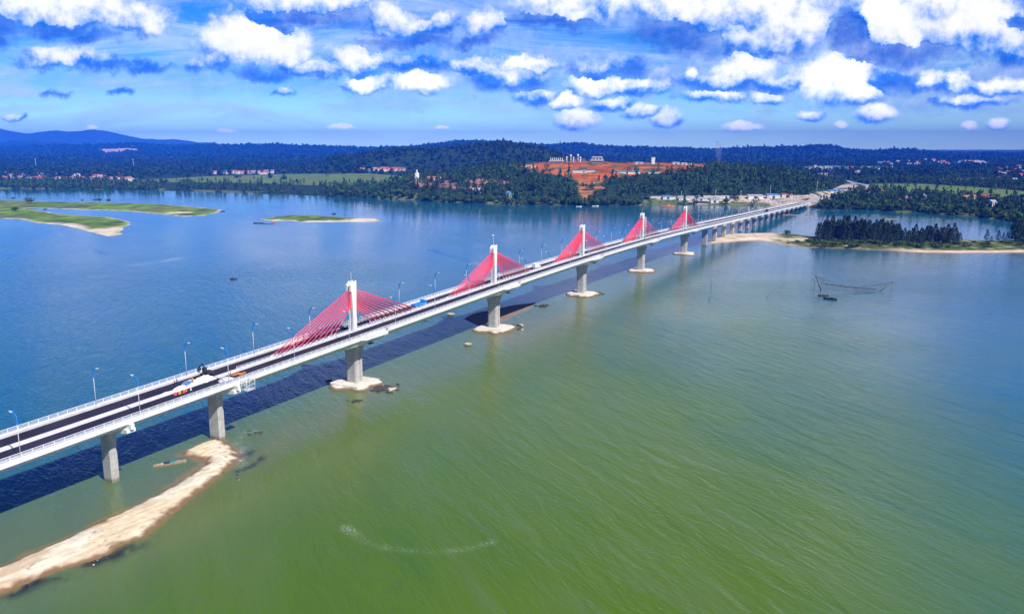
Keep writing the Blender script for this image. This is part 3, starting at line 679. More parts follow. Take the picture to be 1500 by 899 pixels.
    ground = MB(); ground.poly([(-40000, -3000, -0.95), (40000, -3000, -0.95), (40000, 40000, -0.95), (-40000, 40000, -0.95)])
    tag(ground.build('river_bed', mat('river_bed_mud', (0.08, 0.10, 0.04), 0.9)), kind='structure')
build_water()

# ------------------------------------------------------------------ the bridge
bridge = empty('extradosed_bridge', bp(0, 0, 0), 'long white road bridge with five pylons and red stay cables across the river', 'bridge')
bridge.location = (0, 0, 0)
ME0, ME1 = -73.0, 551.0
END = 1178.0
mb = MB(); sweep(mb, [(-9.9, 0), (9.9, 0), (9.9, -0.35), (-9.9, -0.35)], S0, END); mb.build('deck', M_CONC, bridge)
for sg in (1, -1):
    mb = MB(); pr = [(sg*n, z) for n, z in ((1.25, 0.004), (7.9, 0.004), (7.9, 0.06), (1.25, 0.06))]
    sweep(mb, pr, S0, END); mb.build('road_surface', M_ASPH, bridge)
    mb = MB(); sweep(mb, [(sg*7.91, 0.004), (sg*9.89, 0.004), (sg*9.89, 0.22), (sg*7.91, 0.22)], S0, END); mb.build('sidewalk', M_KERB, bridge)
    mb = MB(); sweep(mb, [(sg*9.9, -0.95), (sg*10.3, -0.95), (sg*10.3, 0.5), (sg*9.9, 0.5)], S0, END); mb.build('parapet', M_WHITE, bridge)
    # railing on the parapet
    mb = MB()
    for zz in (0.72, 0.95, 1.2, 1.5):
        hw = 0.07 if zz == 1.5 else 0.035
        sweep(mb, [(sg*10.1-hw, zz), (sg*10.1+hw, zz), (sg*10.1+hw, zz+2*hw), (sg*10.1-hw, zz+2*hw)], S0, END, 0, 16)
    for s_ in np.arange(S0+1, END, 2.9): mb.box(bp(s_, sg*10.1, zdeck(s_)+1.03), (0.16, 0.16, 1.08), 0, -TH)
    mb.build('railing', M_RAIL, bridge)
    # median fence over the cable stayed part
    mb = MB()
    for zz in (0.45, 0.75, 1.05):
        sweep(mb, [(sg*0.95-.03, zz), (sg*0.95+.03, zz), (sg*0.95+.03, zz+.07), (sg*0.95-.03, zz+.07)], -62, ME1, 0, 16)
    for s_ in np.arange(-62, ME1, 2.4): mb.box(bp(s_, sg*0.95, zdeck(s_)+0.67), (0.10, 0.10, 0.88), 0, -TH)
    mb.build('median_fence', M_RAIL, bridge)
    # lookout balconies beside each pylon
    for s_ in PYL:
        mb = MB(); z = zdeck(s_)
        o_ = [(s_-9, sg*10.31), (s_-7, sg*12.5), (s_+7, sg*12.5), (s_+9, sg*10.31)]
        mb.loft([[bp(a, n, z-0.9) for a, n in o_], [bp(a, n, z+0.15) for a, n in o_]])
        for (a, n), (a2, n2) in zip(o_[:-1], o_[1:]):
            mb.path([bp(a, n, z+1.5), bp(a2, n2, z+1.5)], 0.07); mb.path([bp(a, n, z+0.9), bp(a2, n2, z+0.9)], 0.04)
            mb.loft([[bp(a, n-sg*0.12, z+0.15), bp(a2, n2-sg*0.12, z+0.15), bp(a2, n2+sg*.05, z+0.15), bp(a, n+sg*.05, z+0.15)],[bp(a, n-sg*0.12, z+0.55), bp(a2, n2-sg*0.12, z+0.55), bp(a2, n2+sg*.05, z+0.55), bp(a, n+sg*.05, z+0.55)]])
            for k in np.linspace(0, 1, 7): mb.box(bp(a+(a2-a)*k, n+(n2-n)*k, z+1.02), (0.12, 0.12, 0.96), 0, -TH)
        mb.build('balcony', M_WHITE, bridge)
mb = MB(); sweep(mb, [(-1.22, 0.004), (1.22, 0.004), (1.22, 0.32), (-1.22, 0.32)], S0, END); mb.build('median_kerb', M_WHITE, bridge)
# box girder
mb = MB(); R_ = []
for s_ in slist(ME0, ME1, 4.0):
    dp = min(abs(s_-p) for p in PYL); hd = 2.5 + 1.2*max(0, 1-dp/34)**2
    z = zdeck(s_); R_.append([bp(s_, n, z+q) for n, q in ((-9.88, -0.36), (9.88, -0.36), (9.88, -0.9), (8.2, -0.36-hd), (-8.2, -0.36-hd), (-9.88, -0.9))])
mb.loft(R_); mb.build('box_girder', M_WHITE, bridge)
for n in (-8.2, -4.1, 0, 4.1, 8.2):
    for (a, b_) in ((S0, ME0-0.3), (ME1+0.3, END)):
        mb = MB(); sweep(mb, [(n-.75, -.36), (n+.75, -.36), (n+.75, -.6), (n+.3, -.9), (n+.3, -1.8), (n+.45, -2.3), (n-.45, -2.3), (n-.3, -1.8), (n-.3, -.9), (n-.75, -.6)], a, b_, 0, 16)
        mb.build('girder', M_WHITE, bridge)
# approach piers
AP = [-233, -193, -153, -113, ME0] + [ME1 + 39.2*i for i in range(0, 16)]
for s_ in AP:
    if s_ > END-6: continue
    big = s_ in (ME0, ME1); z = zdeck(s_) - 2.35; hn, hd = (2.65, 1.3) if big else (2.2, 1.3)
    mb = MB()
    out = [(-hd, -hn+.5), (-hd+.5, -hn), (hd-.5, -hn), (hd, -hn+.5), (hd, hn-.5), (hd-.5, hn), (-hd+.5, hn), (-hd, hn-.5)]
    ring = lambda k, zz: [bp(s_+a*k, n*k, zz) for a, n in out]
    mb.loft([ring(1.0, -2.5), ring(1.0, z-2.2), ring(1.0, z-2.0)])
    pr = mb.build('pier', M_CONC, bridge)
    mb = MB()
    cp = [(-10.6, z-.05), (-10.6, z-1.1), (-2.6, z-2.15), (2.6, z-2.15), (10.6, z-1.1), (10.6, z-.05)]
    d2 = 1.45
    mb.loft([[bp(s_-d2, n, q) for n, q in cp], [bp(s_+d2, n, q) for n, q in cp]])
    for sg in (1, -1): mb.box(bp(s_, sg*10.0, z+0.75), (2.9, 1.1, 1.6), 0, math.pi/2-TH-math.pi/2)
    mb.build('pier_cap', M_WHITE, pr)
# pylon piers
for s_ in PYL:
    z = zdeck(s_) - 0.36 - 3.7; mb = MB(); rings = []
    for zz in np.concatenate([np.linspace(-3, z-8, 4), np.linspace(z-7, z+0.3, 10)]):
        t = max(0.0, (zz-(z-8))/8.0); wn = 2.6 + 2.3*t**2.0; wd = 2.25 + 0.5*t**2
        o_ = [(-wd, -wn+.7), (-wd+.35, -wn), (-.5, -wn), (-.5, -wn+.3), (.5, -wn+.3), (.5, -wn), (wd-.35, -wn), (wd, -wn+.7),
              (wd, wn-.7), (wd-.35, wn), (.5, wn), (.5, wn-.3), (-.5, wn-.3), (-.5, wn), (-wd+.35, wn), (-wd, wn-.7)]
        rings.append([bp(s_+a, n, zz) for a, n in o_])
    mb.loft(rings); pr = mb.build('pier', M_CONC, bridge)
    mb = MB(); o_ = [(-6.6, -7.6), (6.6, -7.6), (7.4, -6.8), (7.4, 6.8), (6.6, 7.6), (-6.6, 7.6), (-7.4, 6.8), (-7.4, -6.8)]
    mb.loft([[bp(s_+a, n, -1.5) for a, n in o_], [bp(s_+a, n, 1.35) for a, n in o_]]); mb.build('pile_cap', mat('pale_sandy_concrete', (0.70, 0.64, 0.54), 0.9, 0.14, 0.3, bump=0.2), pr)  # pale sandy concrete, the cap's own colour
    # bearing seat and hanging work platform under the deck edge
    mb = MB(); mb.box(bp(s_, -7.0, z+0.1), (5.0, 2.6, 0.25), 0, -TH)
    for a in np.linspace(-2.4, 2.4, 5): mb.path([bp(s_+a, -8.3, z+0.2), bp(s_+a, -8.3, z+1.3)], 0.05)
    mb.path([bp(s_-2.4, -8.3, z+1.3), bp(s_+2.4, -8.3, z+1.3)], 0.05)
    mb.build('work_platform', M_DARK, pr)
# pylons and cables
for pi_, s_ in enumerate(PYL):
    z = zdeck(s_); mb = MB()
    for sg in (1, -1):
        prof = [(-1.25, 0.1), (1.25, 0.1), (1.15, 6), (1.25, 11), (1.55, 16), (1.75, 20.9), (0.55, 20.2), (-0.1, 20.9), (-2.1, 19.4), (-2.1, 16.9), (-1.45, 16.6), (-1.1, 11), (-1.05, 6)]
        a_, b_ = (sg*0.42, sg*1.25)
        mb.loft([[bp(s_+a, a_, z+q) for a, q in prof], [bp(s_+a, b_, z+q) for a, q in prof]])
    core = [(-0.8, 0.1), (0.8, 0.1), (0.75, 10), (1.2, 18.8), (-1.3, 18.6), (-0.75, 10)]
    mb.loft([[bp(s_+a, -0.42, z+q) for a, q in core], [bp(s_+a, 0.42, z+q) for a, q in core]])
    py = mb.build('pylon', M_WHITE, bridge)
    mb = MB(); mb.tube(bp(s_, 0, z+18.7), bp(s_, 0, z+24.5 if pi_ != 1 else z+26), 0.09, 0.05)
    if pi_ == 1: mb.box(bp(s_-.5, 0, z+26.2), (1.3, 0.5, 0.6))
    mb.build('lightning_rod', M_POLE, py)
    for sd2 in (-1, 1):
        for k in range(10):
            f = k/9.0; sb = s_ + sd2*(46.5 - 32.5*f); zt = z + 17.4 - 6.6*f; st = s_ + sd2*(1.0)
            mb = MB()
            for n in (-0.85, 0.85):
                p0 = Vector(bp(sb, n, zdeck(sb)+0.3)); p1 = Vector(bp(st, n*0.5, zt)); d = (p1-p0).normalized()
                pm = p0 + d*2.6
                mb.tube(p0, pm, 0.16, 0.16, 6, 1); mb.tube(pm, p1, 0.17, 0.17, 6, 0)
            mb.build('stay_cable', [M_RED, M_RAIL], py)
# ------------------------------------------------------------------ street lamps
ORD = ['first', 'second', 'third', 'fourth', 'fifth', 'sixth', 'seventh', 'eighth', 'ninth', 'tenth', 'eleventh', 'twelfth', 'thirteenth', 'fourteenth', 'fifteenth',
       'sixteenth', 'seventeenth', 'eighteenth', 'nineteenth', 'twentieth', 'twenty-first', 'twenty-second', 'twenty-third', 'twenty-fourth', 'twenty-fifth']
def make_lamp():
    r = empty('street_lamp', (0, 0, 0), 'lamp', 'street lamp', 'street lamps along the bridge parapets')
    mb = MB(); mb.box((0, 0, .15), (.45, .45, .3)); mb.tube((0, 0, .3), (0, 0, 8.9), .11, .08, 8); mb.build('pole', M_POLE, r)
    mb = MB()   # blue fin that sweeps over the road (towards +y)
    c_ = [(-.34, 8.6), (-.34, 9.6), (-.22, 10.5), (.15, 11.2), (.8, 11.6), (1.7, 11.75), (1.7, 11.5), (1.0, 11.1), (.55, 10.6), (.32, 9.8), (.26, 8.6)]
    mb.loft([[(-.07, y*.85, q) for y, q in c_], [(.07, y*.85, q) for y, q in c_]]); mb.build('arm', M_BLUE, r)
    mb = MB(); mb.hexa([(-.2, 1.6, 11.5), (.2, 1.6, 11.5), (.16, 2.7, 11.72), (-.16, 2.7, 11.72), (-.2, 1.6, 11.8), (.2, 1.6, 11.8), (.12, 2.7, 11.86), (-.12, 2.7, 11.86)])
    mb.build('luminaire', M_WHITE, r)
    return r
lamp0 = make_lamp(); first = True
sl = [-144, -109, -75.5, -45, -14.5] + [16 + 30.2*i for i in range(39)]
for sg, side in ((-1, 'near'), (1, 'far')):
    for i, s_ in enumerate(sl):
        if s_ > END-4: continue
        o = lamp0 if first else copy_tree(lamp0); first = False
        o.location = bp(s_, sg*9.75, zdeck(s_)+0.2); 
        dirv = -sg*BN; o.rotation_euler = (0, 0, math.atan2(dirv[1], dirv[0]) - math.pi/2)
        if s_ < 0: o['label'] = f"blue-armed street lamp on the {side} parapet, {ORD[len([q for q in sl if s_ < q < 0])]} lamp to the left of the nearest pylon"
        else:
            k = len([p for p in PYL if p < s_]) - 1
            o['label'] = f"blue-armed street lamp on the {side} parapet, {ORD[len([q for q in sl if PYL[k] < q < s_])]} lamp beyond the {['nearest','second','third','fourth','farthest'][k]} pylon"

# ------------------------------------------------------------------ haze
hz = MB(); hz.box((0, 8500, 224), (44000, 20000, 450)); hz_o = hz.build('haze', [])
hm = bpy.data.materials.new('river_haze'); hm.use_nodes = True; ht = NT(hm.node_tree); ht.n.clear()
pv = ht.new('ShaderNodeVolumePrincipled'); pv.inputs['Color'].default_value = (0.008, 0.16, 1.0, 1); pv.inputs['Density'].default_value = 0.000088
pv.inputs['Anisotropy'].default_value = -0.35
ho = ht.new('ShaderNodeOutputMaterial'); ht.l.new(pv.outputs[0], ho.inputs['Volume'])
hz_o.data.materials.append(hm); tag(hz_o, kind='stuff')
hm.cycles.homogeneous_volume = True

# ------------------------------------------------------------------ foliage
def leaf_tris(N, K, cx, cy, cz, rx, rz, size, r, shape='round', jit=0.7):
    """N crowns of K small leaf-clump triangles each; arrays per crown"""
    d = r.normal(size=(N, K, 3)); d /= np.linalg.norm(d, axis=2, keepdims=True)
    rad = r.uniform(0.45, 1.0, size=(N, K, 1))**0.6
    if shape == 'cone':
        t = r.uniform(0, 1, size=(N, K)); w_ = (1 - t)**0.75*0.95 + 0.05; w_ = w_*np.where(t < 0.12, t/0.12*0.6+0.4, 1)
        ang = r.uniform(0, 2*np.pi, size=(N, K)); q = r.uniform(0.35, 1, size=(N, K))**0.5
        P = np.stack([w_*q*np.cos(ang), w_*q*np.sin(ang), t*2 - 1], -1)
        nr = np.stack([np.cos(ang), np.sin(ang), 0.5+0*ang], -1)
    else:
        P = d*rad*(0.8 + 0.35*r.uniform(size=(N, K, 1))); nr = d
        lob = 1 + 0.28*np.sin(3*np.arctan2(d[..., 1], d[..., 0]) + r.uniform(0, 6.3, size=(N, 1)))
        P[..., :2] *= lob[..., None]
    C = np.stack([cx[:, None] + P[..., 0]*rx[:, None], cy[:, None] + P[..., 1]*rx[:, None], cz[:, None] + P[..., 2]*rz[:, None]], -1)
    nr = nr + jit*r.normal(size=nr.shape); nr /= np.linalg.norm(nr, axis=2, keepdims=True)
    a = np.cross(nr, r.normal(size=nr.shape)); a /= np.linalg.norm(a, axis=2, keepdims=True)+1e-9; b = np.cross(nr, a)
    sz = size[:, None, None]*r.uniform(0.6, 1.4, size=(N, K, 1))
    V = np.stack([C + a*sz, C - a*sz*0.5 + b*sz*0.87, C - a*sz*0.5 - b*sz*0.87], 2).reshape(-1, 3)
    return V
VILL = [(0,257.5),(240,257.5),(330,252.5),(500,250.5),(500,255),(330,258.5),(240,266),(0,266)]
TOWN = [(1180,226),(1500,224),(1500,262),(1400,258),(1180,250)]
def build_forest():
    road_xy = [hit(*q)[:2] for q in ROADPX]
    r = np.random.default_rng(21); VV = []
    def band(y0, y1, n, rx0, rx1, hz0, hz1, K, size):
        A = r.uniform(-0.95, 0.95, n); Y = np.sqrt(r.uniform(y0*y0, y1*y1, n)); X = A*Y
        Z = terrain_h(X, Y); px, py = proj(X, Y, Z); d = Y - shoreY(A)
        keep = d > 7
        for f in FIELDS: keep &= ~(inside(px, py, f) & (r.uniform(size=n) > 0.012))
        keep &= ~(inside(px, py, REDP) & (Y < 2300) & ((py < 250) | (r.uniform(size=n) > 0.22))); keep &= ~(inside(px, py, YARD) & (r.uniform(size=n) > 0.10) & (Y < 2300))
        keep &= ~((inside(px, py, SITE2) | inside(px, py, SITE3)) & (Y < 5500)); keep &= ~((pdist(X, Y, road_xy, False) < 22) & (px > 1150)); keep &= ~(inside(px, py, KNOLL) & (Y < 2600) & (r.uniform(size=n) > 0.35)); keep &= ~(inside(px, py, PALE) & (Y > 6000))
        keep &= ~(inside(px, py, VILL) & (r.uniform(size=n) > 0.35)); keep &= ~(inside(px, py, TOWN) & (r.uniform(size=n) > 0.75))
        # left bank: low growth between shore trees and the fields
        keep &= ~(inside(px, py, [(250,270),(470,272),(480,288),(380,284),(250,279)]) & (r.uniform(size=n) > 0.30))
        keep &= ~(inside(px, py, [(150,267),(330,267),(480,270),(565,267),(575,277),(480,281),(330,277),(200,274)]) & (r.uniform(size=n) > 0.25))
        keep &= ~(inside(px, py, [(1262,278),(1370,283),(1440,288),(1510,293),(1510,302),(1400,296),(1300,288)]) & (r.uniform(size=n) > 0.35))
        keep &= fbm(X/90, Y/90, 131, 3) + r.uniform(-.2, .2, n) > 0.33
        bs = np.hypot((X-BO[0])-BD[0]*0, 0) # bridge corridor
        s_ = (X-BO[0])*BD[0] + (Y-BO[1])*BD[1]; n_ = (X-BO[0])*BN[0] + (Y-BO[1])*BN[1]
        keep &= ~((s_ < 1300) & (np.abs(n_) < 30))
        X, Y, Z = X[keep], Y[keep], Z[keep]; m = len(X)
        low = fbm(X/150, Y/150, 137, 3)
        rx = r.uniform(rx0, rx1, m); hh = r.uniform(hz0, hz1, m)*(0.45 + 1.1*low)*(1 + 0.5*(r.uniform(size=m) > 0.93))
        for k, shp in enumerate(('round', 'cone')):
            s2 = (r.uniform(size=m) < 0.45) == (k == 1)
            VV.append(leaf_tris(s2.sum(), K, X[s2], Y[s2], Z[s2] + hh[s2]*(0.52 if k == 0 else 0.6), rx[s2]*(1 if k == 0 else 0.75), hh[s2]*(0.5 if k == 0 else 0.75), np.full(s2.sum(), size), r, shp))
    band(1150, 2400, 34000, 3.2, 6.0, 8, 13, 34, 1.7)
    V = np.concatenate(VV); o = np_mesh('forest', V, np.arange(len(V)).reshape(-1, 3), M_FORESTN); VV.clear()
    tag(o, 'mixed green woods along the far bank and on the hills by the river', 'forest', kind='stuff')
    band(2400, 5000, 30000, 7, 13, 9, 14, 24, 4.0)
    band(5000, 9500, 22000, 16, 34, 12, 20, 18, 10.0)
    V = np.concatenate(VV); o = np_mesh('forest', V, np.arange(len(V)).reshape(-1, 3), M_FOREST)
    tag(o, 'dense dark blue-green forest covering the distant plain and hills', 'forest', kind='stuff')
build_forest()

def tree_proto(kind, h, rx, K, size, seed, m, shape, base=0.15):
    r = np.random.default_rng(seed)
    z1 = np.array([0.0])
    if shape == 'cone':
        V = leaf_tris(1, K, z1, z1, np.array([h*(0.5+base/2)]), np.array([rx]), np.array([h*(0.5-base/2)]), np.array([size]), r, 'cone', 0.9)
    else:
        parts = []; nl = 7
        for i in range(nl):
            a = r.uniform(0, 6.28); q = r.uniform(0.0, 0.6)*rx; zz = h*r.uniform(0.45, 0.78)
            parts.append(leaf_tris(1, K//nl, np.array([q*math.cos(a)]), np.array([q*math.sin(a)]), np.array([zz]), np.array([rx*r.uniform(.45, .7)]), np.array([h*r.uniform(.18, .26)]), np.array([size]), r, 'round', 0.8))
        V = np.concatenate(parts)
    crown = np_mesh('crown', V, np.arange(len(V)).reshape(-1, 3), m)
    mb = MB(); mb.tube((0, 0, -0.5), (0.1*rx*.3, 0, h*0.45), 0.03*h*.6+.05, 0.018*h*.6+.04, 7); mb.tube((0.03*rx, 0, h*0.45), (0, 0.05*rx, h*0.85), 0.018*h*.6+.04, 0.03, 6)
    for i in range(5):
        a = r.uniform(0, 6.28); zz = h*r.uniform(.3, .6); mb.tube((0, 0, zz), (rx*.55*math.cos(a), rx*.55*math.sin(a), zz+h*.16), 0.08, 0.03, 5)
    trunk = mb.build('trunk', M_BARK)
    return crown.data, trunk.data, crown, trunk
class Proto:
    def __init__(s, *a): s.c, s.t, s.o1, s.o2 = tree_proto(*a); s.used = False
    def place(s, name, loc, sc, label, cat, group, rz=None, sx=1.0):
        e = empty(name, loc, label, cat, group, random.uniform(0, 6.28) if rz is None else rz); e.scale = (sc*sx, sc*sx, sc)
        if not s.used: c, t = s.o1, s.o2; s.used = True
        else:
            c = s.o1.copy(); t = s.o2.copy(); col.objects.link(c); col.objects.link(t)
        c.parent = e; t.parent = e; return e
CAS = [Proto('cas', 20, 4.2+i*.3, 420, 0.62, 200+i, M_CAS, 'cone', 0.10) for i in range(5)]
BRO = [Proto('bro', 10, 5.2+i*.3, 300, 0.85, 300+i, M_LEAF, 'round') for i in range(4)]
SHB = [Proto('shr', 3.0, 2.6, 150, 0.42, 400+i, M_SHRUB, 'round') for i in range(3)]
def on_spit(px, py): x, y = gp(px, py); return (x, y, 0.9)
# casuarina groves on the spit
r_ = random.Random(5)
def grove(x0, x1, yb0, yb1, n, h0, h1, label, group, hf=None):
    for i in range(n):
        px = x0 + (x1-x0)*(i+0.5+r_.uniform(-.4, .4))/n; py = r_.uniform(yb0, yb1)
        h = r_.uniform(h0, h1)*(hf(px) if hf else 1)
        r_.choice(CAS).place('casuarina_tree', on_spit(px, py), h/20.0, label, 'tree', group, None, r_.uniform(.85, 1.25)*(20/h)**0.35)
grove(1196, 1308, 350, 358.5, 58, 17, 25, 'dark casuarina tree packed in the tall grove on the grassy spit', 'casuarina trees of the tall grove on the spit', lambda p: 1.0 if 1212 < p < 1300 else 0.85)
grove(1306, 1318, 353, 357, 4, 17, 20, 'dark casuarina tree at the right edge of the tall grove on the spit', 'casuarinas at the right edge of the tall grove')
grove(1318, 1406, 353, 360, 34, 13, 19, 'dark casuarina tree in the lower second grove along the spit', 'casuarina trees of the lower grove on the spit', lambda p: 1.0 if 1335 < p < 1400 else 0.75)
grove(1480, 1530, 353, 358, 16, 17, 25, 'dark casuarina tree in the clump at the right edge of the spit', 'casuarina trees at the right end of the spit')
for px, py, h in ((1445,354,12),(1462,355,12),(1469,354,9),(1475,356,11),(1452,356,7)):
    r_.choice(CAS).place('casuarina_tree', on_spit(px, py), h/20, 'small lone casuarina on the bare stretch of the spit between the groves', 'tree', 'small lone casuarinas on the spit', None, 1.1)
CAS[0].place('casuarina_tree', on_spit(1209.5, 352), 1.32, 'thin leaning casuarina standing above the left end of the tall grove', 'tree', None, None, 0.45)
SHB[0].place('shrub', on_spit(1153, 346), 1.9, 'single round dark shrub on the sandy part of the spit', 'shrub', None)
for i in range(62):
    px = r_.uniform(1190, 1420); py = r_.uniform(358, 364) if px < 1345 else r_.uniform(359, 366)
    r_.choice(SHB).place('shrub', on_spit(px, py), r_.uniform(.7, 1.8), 'low green shrub in the undergrowth along the front of the spit groves', 'shrub', 'shrubs in front of the spit groves', None, 1.4)
for i in range(16):
    r_.choice(SHB).place('shrub', on_spit(r_.uniform(1415, 1500), r_.uniform(357, 366)), r_.uniform(.5, 1.2), 'low green shrub on the sandy right half of the spit', 'shrub', 'shrubs on the right half of the spit', None, 1.6)
for i in range(10):
    r_.choice(SHB).place('shrub', on_spit(r_.uniform(1140, 1192), r_.uniform(355, 359.5)), r_.uniform(.4, .9), 'low shrub on the grassy left end of the spit', 'shrub', 'shrubs on the left end of the spit', None, 1.8)
# bushes on the left islands
for px, py, s_, lab in ((23,311.5,2.6,'round dark bush on the front tongue of the grass island'),(45.5,299,3.6,'tall dark bush on the rear tongue of the grass island'),(20,293.8,1.7,'small bush on the rear shore of the grass island, leftmost of all'),
        (139,296.4,1.6,'leftmost of three dark bushes on the rear shore of the grass island'),(146,297,2.3,'middle and widest of three dark bushes on the island rear shore'),(159,297,2.0,'reddish bush, rightmost of three on the island rear shore'),
        (66,310,1.3,'small bush beside the narrow inlet of the grass island'),(121,296,1.3,'slender sapling on the rear shore of the grass island'),(490,317.6,1.5,'single dark bush on the small oval grass island')):
    x, y = gp(px, py); r_.choice(SHB).place('bush', (x, y, 1.0), s_, lab, 'bush', None)
# trees at the water's edge of the far bank
def bank(x0, x1, n, dmin, dmax, h0, h1, label, group, protos=None):
    for i in range(n):
        px = x0 + (x1-x0)*(i+0.5+r_.uniform(-.45, .45))/n
        sx, sy = gp(px, np.interp(px, [p[0] for p in SH], [p[1] for p in SH])); a = sx/sy
        Y = float(shoreY(a)) + r_.uniform(dmin, dmax); X = a*Y; z = float(terrain_h([X], [Y])[0])
        r_.choice(protos or BRO).place('broadleaf_tree' if not protos else 'casuarina_tree', (X, Y, z-.3), r_.uniform(h0, h1)/(10 if not protos else 20), label, 'tree', group, None, r_.uniform(.9, 1.2))
bank(488, 700, 40, 6, 34, 9, 15, 'leafy green tree at the water edge below the white statue', 'bank trees below the statue')
bank(700, 938, 44, 6, 34, 9, 15, 'leafy green tree at the water edge below the red earth hill', 'bank trees below the red earth hill')
bank(1206, 1500, 62, 8, 50, 8, 15, 'leafy green tree on the right bank behind the side channel', 'trees along the right bank')
bank(1240, 1500, 14, 25, 80, 16, 22, 'tall dark tree rising above the right bank woods', 'tall trees of the right bank', CAS)

# ------------------------------------------------------------------ houses
HM = {}
def house(roof, shape):
    key = (roof.name, shape)
    if key in HM: return HM[key], False
    wl, dp, wh, rh = [(9, 8, 3.6, 2.4), (14, 8, 4.0, 2.4), (8, 9, 7.0, 2.2), (22, 9, 4.2, 2.0)][shape]
    r = bpy.data.objects.new('house', None); col.objects.link(r)
    mb = MB(); mb.box((0, 0, wh/2-1), (wl, dp, wh+2))
    mb.build('wall', M_WALL if shape != 1 else M_WALL2, r)
    mb = MB(); e = .6
    mb.loft([[(-wl/2-e, -dp/2-e, wh), (-wl/2-e, 0, wh+rh), (-wl/2-e, dp/2+e, wh), (-wl/2-e, dp/2+e, wh+.25), (-wl/2-e, 0, wh+rh+.3), (-wl/2-e, -dp/2-e, wh+.25)],
             [(wl/2+e, -dp/2-e, wh), (wl/2+e, 0, wh+rh), (wl/2+e, dp/2+e, wh), (wl/2+e, dp/2+e, wh+.25), (wl/2+e, 0, wh+rh+.3), (wl/2+e, -dp/2-e, wh+.25)]])
    mb.build('roof', roof, r)
    mb = MB()
    for s in (-1, 1): mb.poly([(s*(wl/2-.02), -dp/2, wh), (s*(wl/2-.02), dp/2, wh), (s*(wl/2-.02), 0, wh+rh)])
    mb.build('gable', M_WALL, r)
    for k in range(2 if wl < 12 else 3):
        for zz in ([1.6] if wh < 5 else [1.6, 5.0]):
            mb = MB(); mb.box((-wl/2 + wl*(k+.5)/(2 if wl < 12 else 3), -dp/2-.02, zz), (1.3, .08, 1.5)); mb.build('window', M_WIN, r)
    HM[key] = r; return r, True
ROOFS = [(M_REDROOF, 'red'), (M_ORROOF, 'orange'), (M_GREYROOF, 'grey'), (M_BLUEROOF, 'blue')]
def put_house(px, py, roof, shape, where, group, sc=1.0, rz=None):
    X, Y, z = hit(px, py); p, new = house(ROOFS[roof][0], shape)
    o = p if new else copy_tree(p)
    o.location = (X, Y, z+.4); o.rotation_euler = (0, 0, r_.uniform(-.5, .5) if rz is None else rz); o.scale = (sc, sc, sc)
    tag(o, f"{['small','cream long','tall white','long white'][shape]} house with {'an' if ROOFS[roof][1] == 'orange' else 'a'} {ROOFS[roof][1]} roof {where}", 'house', group)
def row(n, x0, x1, y0, y1, where, group, sc=(1.0, 1.3), wr=(4, 3, 2, 1)):
    for i in range(n):
        px = x0 + (x1-x0)*(i+.5+r_.uniform(-.45, .45))/n
        put_house(px, r_.uniform(y0, y1)+ (0), r_.choices(range(4), wr)[0], r_.choices(range(4), (4, 2, 3, 1.5))[0], where, group, r_.uniform(*sc))
row(36, -5, 205, 262.5, 265.5, 'in the village row on the far left bank', 'houses of the village row on the left bank', (0.9, 1.35))
row(16, 0, 200, 255, 260, 'among the trees behind the left village row', 'houses among trees behind the left village', (1.0, 1.3))
row(26, 310, 400, 252.5, 255.5, 'in the far row behind the green fields', 'houses of the far row behind the left fields', (1.0, 1.5))
row(9, 525, 592, 249.5, 252, 'in the hamlet left of the white statue', 'houses of the hamlet left of the statue', (1.4, 2.0))
row(30, 1290, 1460, 236, 244, 'in the hazy town on the right plain', 'houses of the town on the right plain', (1.8, 3.0), (1, 1, 4, 1))
row(14, 1180, 1290, 246, 254, 'beside the curving road at the right', 'houses beside the curving road', (1.3, 1.9), (1, 1, 3, 1))
row(12, 1460, 1500, 248, 259, 'in the cluster at the right picture edge', 'houses at the right picture edge', (1.4, 2.0), (3, 2, 2, 1))
row(12, 1380, 1490, 264, 269, 'in the line beyond the right rice fields', 'houses beyond the right fields', (1.0, 1.4), (2, 1, 3, 1))
for px, py, rf, sh_ in ((1263,283,0,3),(1275,284,0,3),(1286,283.5,1,3),(1327,294,0,0),(1332,296,2,0),(1428,296,1,2),(1448,298,0,2),(1452,304,2,2),(1418,293,1,1),(1440,291,0,0),(1350,291,2,0)):
    put_house(px, py, rf, sh_, 'among the trees of the right bank', 'houses among the right bank trees', 1.25)
for px, py, rf, sh_, lab in ((745,291,3,2,'white bankside house with a blue roof under the red hill'),(700,283,2,1,'low grey-roofed bankside house between trees left of the red hill'),(664,258.5,1,1,'orange-roofed house on the bare knoll right of the statue'),(636,264.5,1,3,'long orange-roofed house just right of the statue')):
    put_house(px, py, rf, sh_, '', None, 1.3); 
    bpy.context.view_layer.update()
    o = [q for q in col.objects if q.name.startswith('house') and q.parent is None and q.get('label', '').endswith('roof ')][-1]; o['label'] = lab
    if 'group' in o: del o['group']

